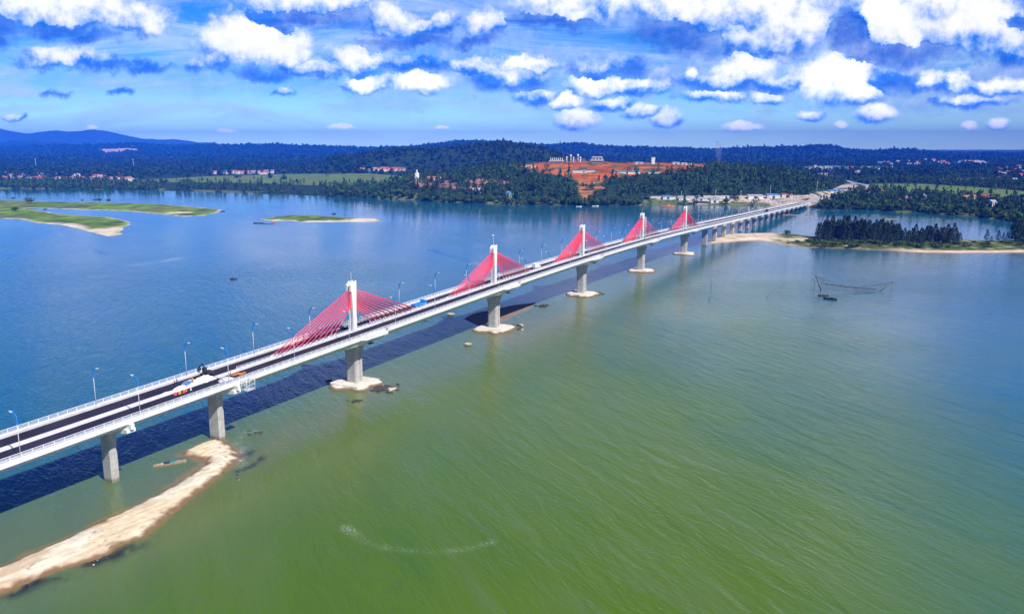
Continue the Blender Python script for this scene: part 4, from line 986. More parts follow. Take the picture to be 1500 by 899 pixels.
# ------------------------------------------------------------------ statue on the knoll
def statue():
    X, Y, z = hit(611, 267); r = empty('statue', (X, Y, z), 'tall white seated statue on a tiered base on the wooded knoll', 'statue')
    mb = MB()
    for k, (w_, h0, h1) in enumerate(((24, -3, 2.5), (18, 2.5, 5), (13, 5, 7))): mb.box((0, 0, (h0+h1)/2), (w_, w_*.8, h1-h0))
    mb.build('pedestal', M_WHITE, r)
    mb = MB(); rings = []
    for zz, a, b in ((6.9, 5.2, 4.0), (8.2, 6.3, 4.6), (9.8, 6.0, 4.4), (11, 4.3, 3.3), (13, 3.0, 2.2), (16, 3.5, 2.1), (18.4, 3.9, 2.0), (19.6, 2.6, 1.6), (20.2, 1.1, 1.1), (21, 1.5, 1.6), (22.6, 1.75, 1.9), (24, 1.4, 1.5), (24.8, .7, .8), (25.6, .5, .5), (26, .1, .1)):
        rings.append([(a*math.cos(t), b*math.sin(t)*(1 if math.sin(t) > 0 else 1.1), zz) for t in np.linspace(0, 2*math.pi, 17)[:-1]])
    mb.loft(rings, 0, True, True); mb.build('seated_figure', M_WHITE, r)
    mb = MB()
    for s in (-1, 1):
        mb.tube((s*3.4, 0, 18), (s*4.1, -1.2, 13.5), .9, .75, 8); mb.tube((s*4.1, -1.2, 13.5), (s*.9, -4.2, 11.2), .75, .5, 8)
    mb.build('arms', M_WHITE, r)
statue()

# ------------------------------------------------------------------ red earth building site on the hill
def plat(px, Y=1800.0):
    X = at_dist(px, 240, Y)[0]; return X, Y, float(terrain_h([X], [Y])[0])
def pavilion(px, py, w_, lab, posts):
    X, Y, z = plat(px); z -= .5
    r = empty('concrete_pavilion', (X, Y, z), lab, 'building')
    mb = MB(); mb.box((0, 0, 2.5), (w_*.86, 14, 7)); mb.build('wall', mat('raw_purple_grey_concrete', (.30, .25, .27), .9, .2), r)
    mb = MB(); mb.hexa([(-w_/2, -9, 6.2), (w_/2, -9, 6.2), (w_/2, 9, 6.2), (-w_/2, 9, 6.2), (-w_/2-1.5, -10, 8.8), (w_/2+1.5, -10, 8.8), (w_/2+1.5, 10, 8.8), (-w_/2-1.5, 10, 8.8)]); mb.build('roof_slab', M_WHITE, r)
    for k in range(posts):
        mb = MB(); x = -w_*.4 + w_*.8*k/(posts-1); mb.box((x, -6, 11.4), (1.3, 1.3, 5.6)); mb.build('column', M_WHITE, r)
    if posts < 6:
        mb = MB(); mb.box((0, -3, 15), (w_*.8, 10, 1.2)); mb.build('upper_roof', M_WHITE, r)
        mb = MB(); mb.box((0, -1, 11.5), (w_*.66, 6, 5.8)); mb.build('upper_wall', M_CONC, r)
pavilion(815, 236.5, 31, 'white flat-roofed pavilion with a row of bare columns, left on the red hill', 7)
pavilion(874, 236.5, 27, 'white two-storey flat-roofed pavilion at the right of the hilltop site', 4)
for i, (px, h, wd) in enumerate(((830,14,2.4),(836,18,2.8),(840,13,2.2),(846.5,19,2.8),(850,14,2.6))):
    X, Y, z = plat(px); r = empty('concrete_tower', (X, Y, z-.5), f"{['first','second','third','fourth','fifth'][i]} from the left of the slim pale towers between the two pavilions", 'tower', 'slim pale towers on the red hill')
    mb = MB(); mb.tube((0, 0, 0), (0, 0, h*.72), wd*.45, wd*.45, 8); mb.build('shaft', M_CONC if i % 2 else M_WHITE, r)
    mb = MB(); mb.tube((0, 0, h*.72), (0, 0, h), wd*.75, wd*.6, 8); mb.build('head', M_WHITE, r)
X, Y, z = plat(846); r = empty('unfinished_building', (X, Y, z-.3), 'grey unfinished column-and-beam frame between the pavilions on the red hill', 'building frame')
for k in range(9):
    mb = MB(); mb.box((-16+4*k, 0, 4), (1, 1, 8)); mb.build('column', mat('raw_purple_grey_concrete'), r)
for zz in (4.2, 8.1):
    mb = MB(); mb.box((0, 0, zz), (34, 1.2, .8)); mb.build('beam', mat('raw_purple_grey_concrete'), r)
X, Y, z = plat(956.5); r = empty('water_tower', (X, Y, z-.3), 'plain white square tower standing on the red earth plateau', 'tower')
mb = MB(); mb.hexa([(-3.4, -3, 0), (3.4, -3, 0), (3.4, 3, 0), (-3.4, 3, 0), (-3.8, -3, 14), (3.8, -3, 15), (3.8, 3, 15), (-3.8, 3, 14)]); mb.build('shaft', M_WHITE, r)
mb = MB(); mb.box((0, 0, 15.3), (8.2, 6.6, .6)); mb.build('roof', M_WHITE, r)
X, Y, z = plat(963); r = empty('tower_crane', (X, Y, z), 'dark slender crane right behind the white square tower', 'crane')
mb = MB(); mb.tube((0, 0, -1), (0, 0, 18), .55, .45, 5); mb.build('mast', M_DARK, r)
mb = MB(); mb.tube((-5, 0, 19), (9, 0, 23.5), .45, .25, 5); mb.box((-4.5, 0, 18.3), (2.4, 1.6, 2)); mb.build('jib', M_DARK, r)
def shed(px, py, w_, d_, h_, roofm, lab, wallm=None, cat='shed', group=None, rz=0.0):
    X, Y, z = hit(px, py) if py else plat(px, 1790); r = empty('shed', (X, Y, z-.3), lab, cat, group, rz)
    mb = MB(); mb.box((0, 0, h_/2-1), (w_, d_, h_+2)); mb.build('wall', wallm or M_WALL, r)
    mb = MB(); e = .5; mb.loft([[(-w_/2-e, -d_/2-e, h_), (-w_/2-e, d_/2+e, h_+d_*.18), (-w_/2-e, d_/2+e, h_+d_*.18+.3), (-w_/2-e, -d_/2-e, h_+.3)], [(w_/2+e, -d_/2-e, h_), (w_/2+e, d_/2+e, h_+d_*.18), (w_/2+e, d_/2+e, h_+d_*.18+.3), (w_/2+e, -d_/2-e, h_+.3)]])
    mb.build('roof', roofm, r)
    mb = MB(); mb.box((0, -d_/2-.03, h_*.4), (min(4, w_*.3), .1, h_*.75)); mb.build('door', M_DARK, r)
shed(918, 254, 52, 10, 2.6, M_TEAL, 'long teal-roofed shed on the slope below the red plateau')
shed(957, 254, 22, 9, 2.6, M_TEAL, 'short teal-roofed shed right of the long one below the plateau')
shed(855, 252.5, 44, 6, 2.2, M_GREYROOF, 'low whitish shed at the top of the eroded red gully')
for px, w_ in ((936,18),(990,14),(1002,12),(1014,9)):
    shed(px, None, w_, 8, 3.4, M_GREYROOF, f"small pale site hut on the red plateau {dict([(936,'left of the white tower'),(990,'just right of the crane'),(1002,'between two other huts'),(1014,'nearest the right end')])[px]}", M_WALL, 'hut')
shed(776, 246, 22, 10, 4, mat('ochre_sheet_roof', (.55, .30, .05), .7, .15), 'ochre-roofed shed at the left end of the red earth')
shed(762, 248, 18, 10, 4, M_ORROOF, 'orange-roofed shed at the far left foot of the red earth')
# shore yard by the bridge end
X0, Y0, z0 = hit(948, 290.5); X1, Y1, z1 = hit(1080, 290)
mb = MB(); mb.hexa([(X0, Y0, z0-1), (X1, Y1, z1-1), (X1, Y1+.6, z1-1), (X0, Y0+.6, z0-1), (X0, Y0, z0+3.4), (X1, Y1, z1+3.4), (X1, Y1+.6, z1+3.4), (X0, Y0+.6, z0+3.4)])
tag(mb.build('boundary_wall', M_KERB), 'long pale boundary wall at the foot of the wooded hill beside the yard', 'wall')
for px, py, w_, d_, h_, rf, lab in ((978,291.5,18,9,4.5,M_BLUEROOF,'blue-roofed shed in front of the pale boundary wall'),(1002,293,20,9,4,M_GREYROOF,'grey-roofed shed in the middle of the shore yard'),(1046,297,14,9,5,M_GREYROOF,'white shed close to the water in the shore yard'),
        (1064,296.5,12,7,4.5,M_TEAL,'bright teal-covered shed near the water in the shore yard'),(1026,294,22,9,4,M_GREYROOF,'long low pale shed right of centre in the shore yard'),(1106,291,26,10,5,M_GREYROOF,'long grey shed behind the far end of the bridge'),
        (1132,290.5,22,10,6,M_BLUEROOF,'blue-roofed workshop behind the far end of the bridge'),(1152,289,18,9,5,M_REDROOF,'red-roofed shed above the far end of the bridge'),(1225,284,30,12,6,M_BLUEROOF,'long blue-roofed hall beside the curving road')):
    shed(px, py, w_, d_, h_, rf, lab)
for i, (px, py, h) in enumerate(((1128,292,24),(1085,293,16),(998,292,14),(1196,286,26),(1048,291,15))):
    X, Y, z = hit(px, py); r = empty('lattice_mast', (X, Y, z), ['tall thin mast behind the far end of the bridge','thin mast left of the blue-roofed workshop','short thin mast in the middle of the shore yard','tallest thin mast beside the road right of the bridge end','thin mast near the teal-covered shed'][i], 'mast')
    mb = MB(); mb.tube((0, 0, -1), (0, 0, h), .35, .2, 5); mb.build('pole', M_POLE, r)
    mb = MB(); mb.box((0, 0, h), (1.6, .6, .5)); mb.build('head', M_POLE, r)
for px, py in ((53,247),(196,247)):
    X, Y, z = hit(px, py); r = empty('lattice_mast', (X, Y, z), 'pale radio mast above the trees at the ' + ('far left' if px < 100 else 'right end of the left village'), 'mast')
    mb = MB(); mb.tube((0, 0, -1), (0, 0, 40), .9, .6, 5); mb.build('pole', M_POLE, r); mb = MB(); mb.box((0, 0, 40), (3, 2, 3)); mb.build('head', M_WHITE, r)

# ------------------------------------------------------------------ approach road and curving highway
def ribbon(name, pts, w_, dz=.9, m=None):
    P = [Vector(p) for p in pts]; Q = []
    for i in range(len(P)-1):
        for k in range(6): Q.append(P[i].lerp(P[i+1], k/6))
    Q.append(P[-1]); mb = MB(); ring = []
    for i, p in enumerate(Q):
        d = (Q[min(i+1, len(Q)-1)] - Q[max(i-1, 0)]); d.z = 0; d.normalize(); n = Vector((-d.y, d.x, 0))
        z = max(float(terrain_h([p.x], [p.y])[0]) + dz, p.z)
        ring.append([(p.x+n.x*w_/2, p.y+n.y*w_/2, z-3), (p.x+n.x*w_/2, p.y+n.y*w_/2, z), (p.x-n.x*w_/2, p.y-n.y*w_/2, z), (p.x-n.x*w_/2, p.y-n.y*w_/2, z-3)])
    mb.loft(ring); return tag(mb.build(name, m or mat('pale_new_road', (.40, .40, .41), .85, .12, .1)), kind='structure')
e0 = bp(END, 0, zdeck(END)); e1 = bp(END+60, 0, zdeck(END)-.6)
rp = [e0, e1] + [tuple(hit(*q)) for q in ROADPX]
ribbon('road', rp, 13)

# ------------------------------------------------------------------ people, vehicles and site clutter on the deck
def person_mesh(walk=0.15):
    me = bpy.data.meshes.new('person'); 
    J = [(0,0,.95),(0,0,1.2),(0,0,1.42),(0,0,1.55),(0,.01,1.68),(.19,0,1.40),(.27,.03,1.12),(.25,-.12,.90),(-.19,0,1.40),(-.27,-.03,1.12),(-.25,-.16,.92),(.10,0,.90),(.11,-walk*.4,.50),(.11,walk,.06),(.11,walk-.18,.03),(-.10,0,.90),(-.11,walk*.2,.50),(-.11,-walk,.06),(-.11,-walk-.18,.03)]
    E_ = [(0,1),(1,2),(2,3),(3,4),(2,5),(5,6),(6,7),(2,8),(8,9),(9,10),(0,11),(11,12),(12,13),(13,14),(0,15),(15,16),(16,17),(17,18)]
    Rr = [.15,.16,.15,.065,.115,.075,.055,.04,.075,.055,.04,.095,.07,.05,.045,.095,.07,.05,.045]
    me.from_pydata(J, E_, []); o = bpy.data.objects.new('person', me); col.objects.link(o)
    md = o.modifiers.new('skin', 'SKIN'); sv = me.skin_vertices[0].data
    for i, q in enumerate(Rr): sv[i].radius = (q, q)
    sv[0].use_root = True
    o.modifiers.new('sub', 'SUBSURF').levels = 1
    dg = bpy.context.evaluated_depsgraph_get(); m2 = bpy.data.meshes.new_from_object(o.evaluated_get(dg)); bpy.data.objects.remove(o); m2.name = 'person'
    for p in m2.polygons: p.use_smooth = True
    return m2
PM = person_mesh(); PM2 = person_mesh(.02)
CLO = {n: mat('cloth_'+n, c, .9, .1, 3) for n, c in dict(white=(.7, .7, .7), dark=(.03, .03, .04), blue=(.05, .12, .4), orange=(.7, .22, .03)).items()}
def person(s_, n, top, bottom, lab, rz=0, z=None, loc=None, mesh=None):
    z = zdeck(s_) + (.07 if abs(n) < 7.3 else .22) if loc is None else 0
    src = mesh or (PM if rz % 2 else PM2); me = src.copy(); me.materials.clear()
    for m in (CLO[bottom], CLO[top], M_SKIN): me.materials.append(m)
    for p in me.polygons:
        c = p.center; p.material_index = 2 if c.z > 1.5 or (abs(c.x) > .22 and c.z < 1.1 and c.z > .8) else (1 if c.z > .95 else 0)
    o = bpy.data.objects.new('person', me); col.objects.link(o); o.location = loc or bp(s_, n, z); o.rotation_euler = (0, 0, rz)
    hb = MB(); hb.loft([[(q*math.cos(t), q*math.sin(t)+.01, zz) for t in np.linspace(0, 2*math.pi, 13)[:-1]] for q, zz in ((.26, 1.70), (.15, 1.73), (.13, 1.80), (.04, 1.85))])
    h_ = hb.build('hat', mat('straw_hat', (.62, .50, .28), .9), o)
    return tag(o, lab, 'person')
person(-75.6, 1.5, 'white', 'dark', 'worker in white shirt and dark trousers standing among the white tarps on the deck', 1)
person(-84, 5.6, 'dark', 'dark', 'worker in dark clothes by the far kerb beside the white tarps', 2)
person(-80, 1.9, 'orange', 'dark', 'worker in orange vest on the median left of the white-shirted worker', 3)
person(-82.5, 6.2, 'blue', 'dark', 'worker in blue walking on the far lane by the tarps', 1.2)
person(-68, -2.6, 'orange', 'blue', 'worker in orange vest beside the rusty panels', 5)
person(41, 8.6, 'dark', 'dark', 'dark figure walking on the far sidewalk just beyond the nearest cables', 1)
person(-20, 8.4, 'blue', 'dark', 'person in blue on the far sidewalk behind the nearest red cables', 1)
def wheel(mb_parent, c, rad, wd, ax):
    mb = MB(); a = Vector(ax)*wd/2; mb.tube(Vector(c)-a, Vector(c)+a, rad, rad, 14, 0, False); t = mb.build('wheel', M_RUBBER, mb_parent)
    mb = MB(); a2 = Vector(ax)*(wd/2+.02); mb.tube(Vector(c)-a2, Vector(c)+a2, rad*.55, rad*.55, 10, 0, False); mb.build('rim', M_POLE, t)
def truck(s_, n, cabm, bedm, lab, L=8.0, box=True, flip=False):
    r = empty('truck', bp(s_, n, zdeck(s_)+.06), lab, 'truck', None, -TH + (math.pi if flip else 0))   # local +y runs along the bridge
    mb = MB(); y = L/2
    mb.loft([[(x, y-2.0, .7), (x, y-2.0, 2.9), (x, y-.7, 2.9), (x, y-.1, 1.9), (x, y, 1.2), (x, y, .7)] for x in (-1.15, 1.15)]); cab = mb.build('cab', cabm, r)
    mb = MB(); mb.poly([(-1.0, y-.68, 2.85), (1.0, y-.68, 2.85), (1.0, y-.13, 1.98), (-1.0, y-.13, 1.98)]); mb.v = [(a, b+.03, c+.02) for a, b, c in mb.v]; mb.build('windscreen', M_WIN, cab)
    for x in (-.85, .85):
        mb = MB(); mb.box((x, y+.02, 1.0), (.35, .1, .25)); mb.build('headlight', M_WHITE, cab)
        mb = MB(); mb.box((math.copysign(1.16, x), y-1.25, 2.2), (.04, .9, .7)); mb.build('side_window', M_WIN, cab)
    mb = MB(); mb.box((0, -1.1, .85), (1.0, L-2.2, .3)); mb.build('chassis', M_DARK, r)
    mb = MB(); hb = 2.2 if box else .7; l2 = L-2.3
    mb.box((0, -1.15, 1.1), (2.3, l2, .2))
    for x in (-1.12, 1.12): mb.box((x, -1.15, 1.2+hb/2), (.08, l2, hb))
    for yy in (-1.15-l2/2+.04, -1.15+l2/2-.04): mb.box((0, yy, 1.2+hb/2), (2.16, .08, hb))
    if box: mb.box((0, -1.15, 1.2+hb*.72), (2.14, l2-.18, .2))
    mb.build('cargo_bed', bedm, r)
    for yy in (y-1.1, -y+1.0, -y+2.3):
        for x in (-1.0, 1.0): wheel(r, (x, yy, .5), .5, .32, (1, 0, 0))
truck(52, 2.9, M_BLUE, M_BLUE, 'blue flatbed truck on the far lane between the first two pylons', 9.5, False)
truck(176, 3.0, M_WHITE, M_WHITE, 'white box truck on the far lane between the second and third pylons', 7)
truck(845, -1.2-2.6, M_DARK, M_DARK, 'small dark truck alone on the near lane of the far approach spans', 8)
def excavator(s_, n, lab, rz=0.0, loc=None, m=None):
    r = empty('excavator', loc or bp(s_, n, zdeck(s_)+.06), lab, 'excavator', None, rz); m = m or M_YELLOW
    for x in (-1.0, 1.0):
        mb = MB(); mb.loft([[(x-.28, y, z) for y, z in ((-1.7,.35),(-1.4,.05),(1.4,.05),(1.7,.35),(1.4,.75),(-1.4,.75))], [(x+.28, y, z) for y, z in ((-1.7,.35),(-1.4,.05),(1.4,.05),(1.7,.35),(1.4,.75),(-1.4,.75))]]); mb.build('track', M_DARK, r)
    mb = MB(); mb.box((0, -.4, 1.3), (2.4, 3.0, .9)); mb.build('body', m, r)
    mb = MB(); mb.box((-.65, .6, 2.2), (1.0, 1.3, 1.5)); mb.build('cab', M_DARK, r)
    mb = MB(); mb.tube((.4, .9, 1.6), (.4, 3.2, 3.6), .25, .2, 4); mb.tube((.4, 3.2, 3.6), (.4, 5.0, 2.0), .2, .15, 4); mb.build('boom', m, r)
    mb = MB(); mb.hexa([(0, 4.6, .9), (.9, 4.6, .9), (.9, 5.3, 1.2), (0, 5.3, 1.2), (0, 4.7, 2.0), (.9, 4.7, 2.0), (.9, 5.2, 2.0), (0, 5.2, 2.0)]); mb.build('bucket', M_DARK, r)
excavator(-71.5, 4.4, 'small dark excavator on the far lane right of the white tarps', 1.0, None, M_DARK)
for px, Y_, lab, m in ((792, 1765, 'yellow excavator at the left end of the red earth', M_YELLOW), (890, 1750, 'yellow excavator in front of the right pavilion', M_YELLOW), (920, 1775, 'orange excavator in the middle of the red plateau', M_ORANGE), (985, 1770, 'yellow excavator right of the hilltop tower', M_YELLOW), (1024, 1775, 'orange excavator at the right end of the red plateau', M_ORANGE)):
    X, Y, z = plat(px, Y_); excavator(0, 0, lab, r_.uniform(0, 6), (X, Y, z + .2), m)
for px, py, lab, m in ((942, 296.5, 'orange excavator on the shore at the left end of the yard', M_ORANGE), (968, 297.5, 'yellow excavator on the sand of the shore yard', M_YELLOW), (1018, 297, 'yellow excavator by the low sheds of the shore yard', M_YELLOW)):
    excavator(0, 0, lab, r_.uniform(0, 6), hit(px, py), m)
# white tarps heaped on the median by the expansion joint
M_TARP = mat('white_tarpaulin', (.78, .78, .80), .7, .06, 1.5, bump=.6)
def heap(s_, n, ls, ln, h, lab, m, seed, group=None, name='tarpaulin_heap', cat='tarpaulin'):
    r = np.random.default_rng(seed); mb = MB(); K = 22; rr = 9; base = zdeck(s_) + (.06 if abs(n) > 1.4 else .3); V = []
    for i in range(rr):
        q = 1 - i/(rr-1)
        ring = []
        for k in range(K):
            t = 2*math.pi*k/K; w_ = 1 + .25*math.sin(3*t+seed) + .13*math.sin(7*t+2*seed)
            x, y = q*w_*ls*math.cos(t), q*w_*ln*math.sin(t)
            zz = h*(1-q**2.2)*(.75+.5*float(fbm(np.array([x*1.1+seed*9]), np.array([y*1.1]), seed)[0]))
            ring.append(bp(s_+x, n+y, base + zz - (.05 if q > .99 else 0)))
        V.append(ring)
    mb.loft(V, 0, True, False); o = mb.build(name, m)
    return tag(o, lab, cat, group)
heap(-76.5, .6, 3.4, 2.1, 1.5, 'largest white tarpaulin heap on the median above the expansion joint', M_TARP, 1)
heap(-84.5, .2, 4.4, 1.4, .9, 'long low white tarpaulin left of the largest heap on the median', M_TARP, 2)
heap(-92.0, -.1, 2.4, .8, .6, 'small ragged white tarpaulin at the left end of the work area', M_TARP, 3)
heap(-72.0, -4.4, 2.8, 2.0, .8, 'pale grey tarpaulin heap on the near lane beside the railing', mat('grey_tarpaulin', (.50, .52, .58), .7, .08, 1.5, bump=.5), 4)
heap(-79.0, 4.2, 2.6, 1.6, .6, 'flat pale sand heap on the far lane behind the tarps', M_SANDY, 5, None, 'sand_heap', 'sand')
for i, (s_, n, l_, w_, z_, m) in enumerate(((-66.5,-3.4,3.6,1.3,.1,M_ORANGE),(-65.0,-4.8,3.2,1.0,.1,M_ORANGE),(-68.2,-2.3,2.2,.9,.1,M_WOOD))):
    mb = MB(); mb.box((0, 0, .12), (w_, l_, .16)); 
    for k in range(4): mb.box((0, -l_/2+.2+k*(l_-.4)/3, .26), (w_, .12, .1))
    o = mb.build('formwork_panel', m); o.location = bp(s_, n, zdeck(s_)+z_); o.rotation_euler = (0, 0, -TH+.25*i)
    tag(o, ['rusty orange panel lying on the near lane right of the grey tarp', 'rusty orange panel closest to the near railing', 'brown wooden panel beside the median right of the tarps'][i], 'panel', 'panels lying on the near lane')
mb = MB(); mb.box((0, 0, .35), (1.6, 3.2, .6)); mb.box((0, 0, .7), (1.7, 3.3, .12)); o = mb.build('equipment_crate', M_BLUEROOF); o.location = bp(-83.5, .4, zdeck(-83.5)+1.0); o.rotation_euler = (0, 0, -TH+.3); o.location.z -= .15
tag(o, 'flat blue-grey crate lying on the long white tarpaulin', 'crate')
for i, s_ in enumerate((-91, -89.6, -88.2, -86.8, -85.2)):
    m = [M_RED, M_YELLOW, M_RED, M_ORANGE, M_WHITE][i]; mb = MB()
    mb.hexa([(-.25, -.5, 0), (.25, -.5, 0), (.25, .5, 0), (-.25, .5, 0), (-.08, -.5, .8), (.08, -.5, .8), (.08, .5, .8), (-.08, .5, .8)]); o = mb.build('traffic_barrier', m)
    o.location = bp(s_, -3.0-.3*(i % 3), zdeck(s_)+.06); o.rotation_euler = (0, 0, -TH+.2*i); tag(o, f"{['leftmost red','yellow','second red','orange','white rightmost'][i]} barrier in the row on the near lane below the tarps", 'barrier', 'barriers on the near lane')
def scaffold(s0, n0, zb, ds, dn, h, lab, lv=3):
    r = empty('scaffold', bp(s0, n0, zb), lab, 'scaffold', None, -TH)
    for x in (-dn/2, dn/2):
        for y in (-ds/2, ds/2):
            mb = MB(); mb.tube((x, y, 0), (x, y, h), .08, .08, 5); mb.build('post', M_RAIL, r)
    for k in range(lv):
        zz = h*(k+.5)/lv; mb = MB(); c_ = [(-dn/2, -ds/2, zz), (dn/2, -ds/2, zz), (dn/2, ds/2, zz), (-dn/2, ds/2, zz), (-dn/2, -ds/2, zz)]
        mb.path(c_, .06, 4); mb.path([(x, y, z+h*.25/lv) for x, y, z in c_], .05, 4); mb.build('guard_rail', M_RAIL, r)
    mb = MB(); mb.box((0, 0, h*.12), (dn, ds, .12)); mb.build('platform', M_KERB, r)
scaffold(-69.5, -11.9, zdeck(-69.5)-3.6, 3.6, 2.4, 4.2, 'white scaffold cage hanging beside the expansion joint pier cap')
scaffold(358.5+1.9, -1.9, zdeck(358.5)+.35, 2.0, 1.2, 17.5, 'tall white scaffold tower standing against the fourth pylon', 8)

# ------------------------------------------------------------------ boats and fishing gear
def hull_rings(L, W, H, z0=-.25, nsec=13, inner=False):
    R = []
    for i in range(nsec):
        t = -1 + 2*i/(nsec-1); w_ = W/2*(1-abs(t)**2.6)+.05; rise = H*.55*abs(t)**3; y = L/2*t
        k = .88 if inner else 1.0
        R.append([(-w_*k, y*k, H+rise), (-w_*.72*k, y*k, .18 if inner else z0+rise*.6), (w_*.72*k, y*k, .18 if inner else z0+rise*.6), (w_*k, y*k, H+rise)])
    return R
def boat(px, py, L, W, H, m, lab, rz, cargo=None, people=0, cat='boat', group=None):
    x, y = gp(px, py); r = empty('wooden_boat', (x, y, 0), lab, cat, group, rz)
    mb = MB(); o_ = hull_rings(L, W, H); mb.loft(o_); mb.f = [f for f in mb.f]; 
    # take the lid off: keep sides and bottom, add the inner shell
    n = 4; keep = [(f, a, b) for f, a, b in zip(mb.f, mb.mi, mb.sm) if not (len(f) == 4 and all(q % n in (0, 3) for q in f) and len({q//n for q in f}) == 2)]
    mb.f = [k[0] for k in keep]; mb.mi = [k[1] for k in keep]; mb.sm = [k[2] for k in keep]
    b0 = len(mb.v); inn = hull_rings(L, W, H, inner=True)
    for q in inn: mb.v += q
    for i in range(len(inn)-1):
        for a in range(3): mb.face((b0+i*4+a, b0+(i+1)*4+a, b0+(i+1)*4+a+1, b0+i*4+a+1))
        for a in (0, 3): mb.face((i*4+a, (i+1)*4+a, b0+(i+1)*4+a, b0+i*4+a))
    mb.build('hull', m, r)
    for t in (-.45, 0, .45):
        mb = MB(); mb.box((0, t*L*.5, H*.75), (W*(1-abs(t)**2.6)*.9, .25, .06)); mb.build('thwart', M_WOOD, r)
    for (yy, sx, sy, sz, cm) in (cargo or []):
        mb = MB(); mb.hexa([(-sx/2, yy-sy/2, .2), (sx/2, yy-sy/2, .2), (sx/2, yy+sy/2, .2), (-sx/2, yy+sy/2, .2), (-sx*.4, yy-sy*.4, .2+sz), (sx*.4, yy-sy*.45, .15+sz), (sx*.35, yy+sy*.4, .2+sz*.9), (-sx*.4, yy+sy*.45, .2+sz)]); mb.build('gear', cm, r)
    for k in range(people):
        ca, sa = math.cos(rz), math.sin(rz); yy = (-.28 + .3*k)*L
        person(0, 0, ['dark', 'blue'][k % 2], 'dark', f"{['dark-clad', 'blue-clad'][k % 2]} fisherman standing in the boat {lab.split(' ', 3)[-1][:60]}", rz+1, None, (x - sa*yy, y + ca*yy, .22))
    return r
boat(249, 679.5, 9.5, 1.5, .5, mat('weathered_pale_hull', (.42, .27, .20), .8, .2, 2), 'long pale wooden sampan with gear moored beside the sand spit', math.radians(-62), [(-.9, 1.1, 2.0, .7, CLO['dark']), (.7, 1.1, 2.2, .4, M_TEAL), (-2.2, .9, 1.0, .5, M_GREYROOF), (3.6, .8, .8, .4, M_TEAL)])
boat(342, 409, 5.2, 1.5, .5, CLO['dark'], 'small dark boat alone on the open water left of the bridge', math.radians(-80), [(-.5, 1.2, 2.0, .9, M_DARK)], 1)
boat(1216, 438.5, 8.5, 2.0, .8, CLO['dark'], 'dark fishing boat beside the lift net on the right water', math.radians(-125), [(1.0, 1.2, 2.4, 1.2, M_DARK)], 0)
boat(1206, 433.5, 7.0, 1.7, .6, CLO['dark'], 'slim dark boat behind the fishing boat at the lift net', math.radians(-95), [], 2)
boat(379, 327.2, 14, 2.2, .8, CLO['dark'], 'dark long boat off the left tip of the oval island', math.radians(-90), [(0, 1.4, 5, .7, M_DARK)])
boat(391, 328.0, 12, 2.0, .7, M_TEAL, 'teal boat in front of the oval island', math.radians(-92), [])
boat(399.5, 327.2, 6, 1.8, .7, M_REDROOF, 'small reddish boat at the ring net by the oval island', math.radians(-60), [(0, 1.2, 2, 1.4, M_REDROOF)])
boat(978, 303.0, 22, 4.5, 1.8, M_ORANGE, 'orange work boat by the shore of the building yard', math.radians(-88), [(2, 3, 7, 3.2, M_ORANGE), (-5, 3, 4, 1.6, M_DARK)])
boat(848, 302.8, 9, 2.2, .9, M_WHITE, 'small white boat by the bank below the red earth gully', math.radians(-90), [])
boat(872, 302.0, 11, 2.4, .9, M_WHITE, 'white boat by the bank right of the red earth gully', math.radians(-85), [])
boat(325.5, 309.8, 8, 2, .8, CLO['dark'], 'dark boat off the right tip of the long grass island', math.radians(-90), [])
for i, (px, py, sc_) in enumerate(((660.5,461.5,1.25),(622.5,469,1.0),(686,505.5,1.1))):
    x, y = gp(px, py); r = empty('coracle', (x, y, 0), ['round basket boat nearest the dark mud bank', 'round basket boat leftmost, below the deck edge', 'round pale basket boat in front of the bridge shadow'][i], 'coracle', 'round basket boats between the first two pylons'); r.scale = (sc_,)*3
    mb = MB(); rg = [(.5, -.25), (1.3, -.05), (1.75, .5), (1.85, .75), (1.65, .75), (1.5, .4), (1.0, .12), (.3, .08)]
    mb.loft([[(q*math.cos(t), q*math.sin(t), z) for t in np.linspace(0, 2*math.pi, 19)[:-1]] for q, z in rg], 0, True, True); mb.build('hull', mat('woven_basket', (.50, .42, .30), .9, .2, 3), r)
    mb = MB(); mb.box((0, 0, .62), (3.3, .3, .06)); mb.build('thwart', M_WOOD, r)
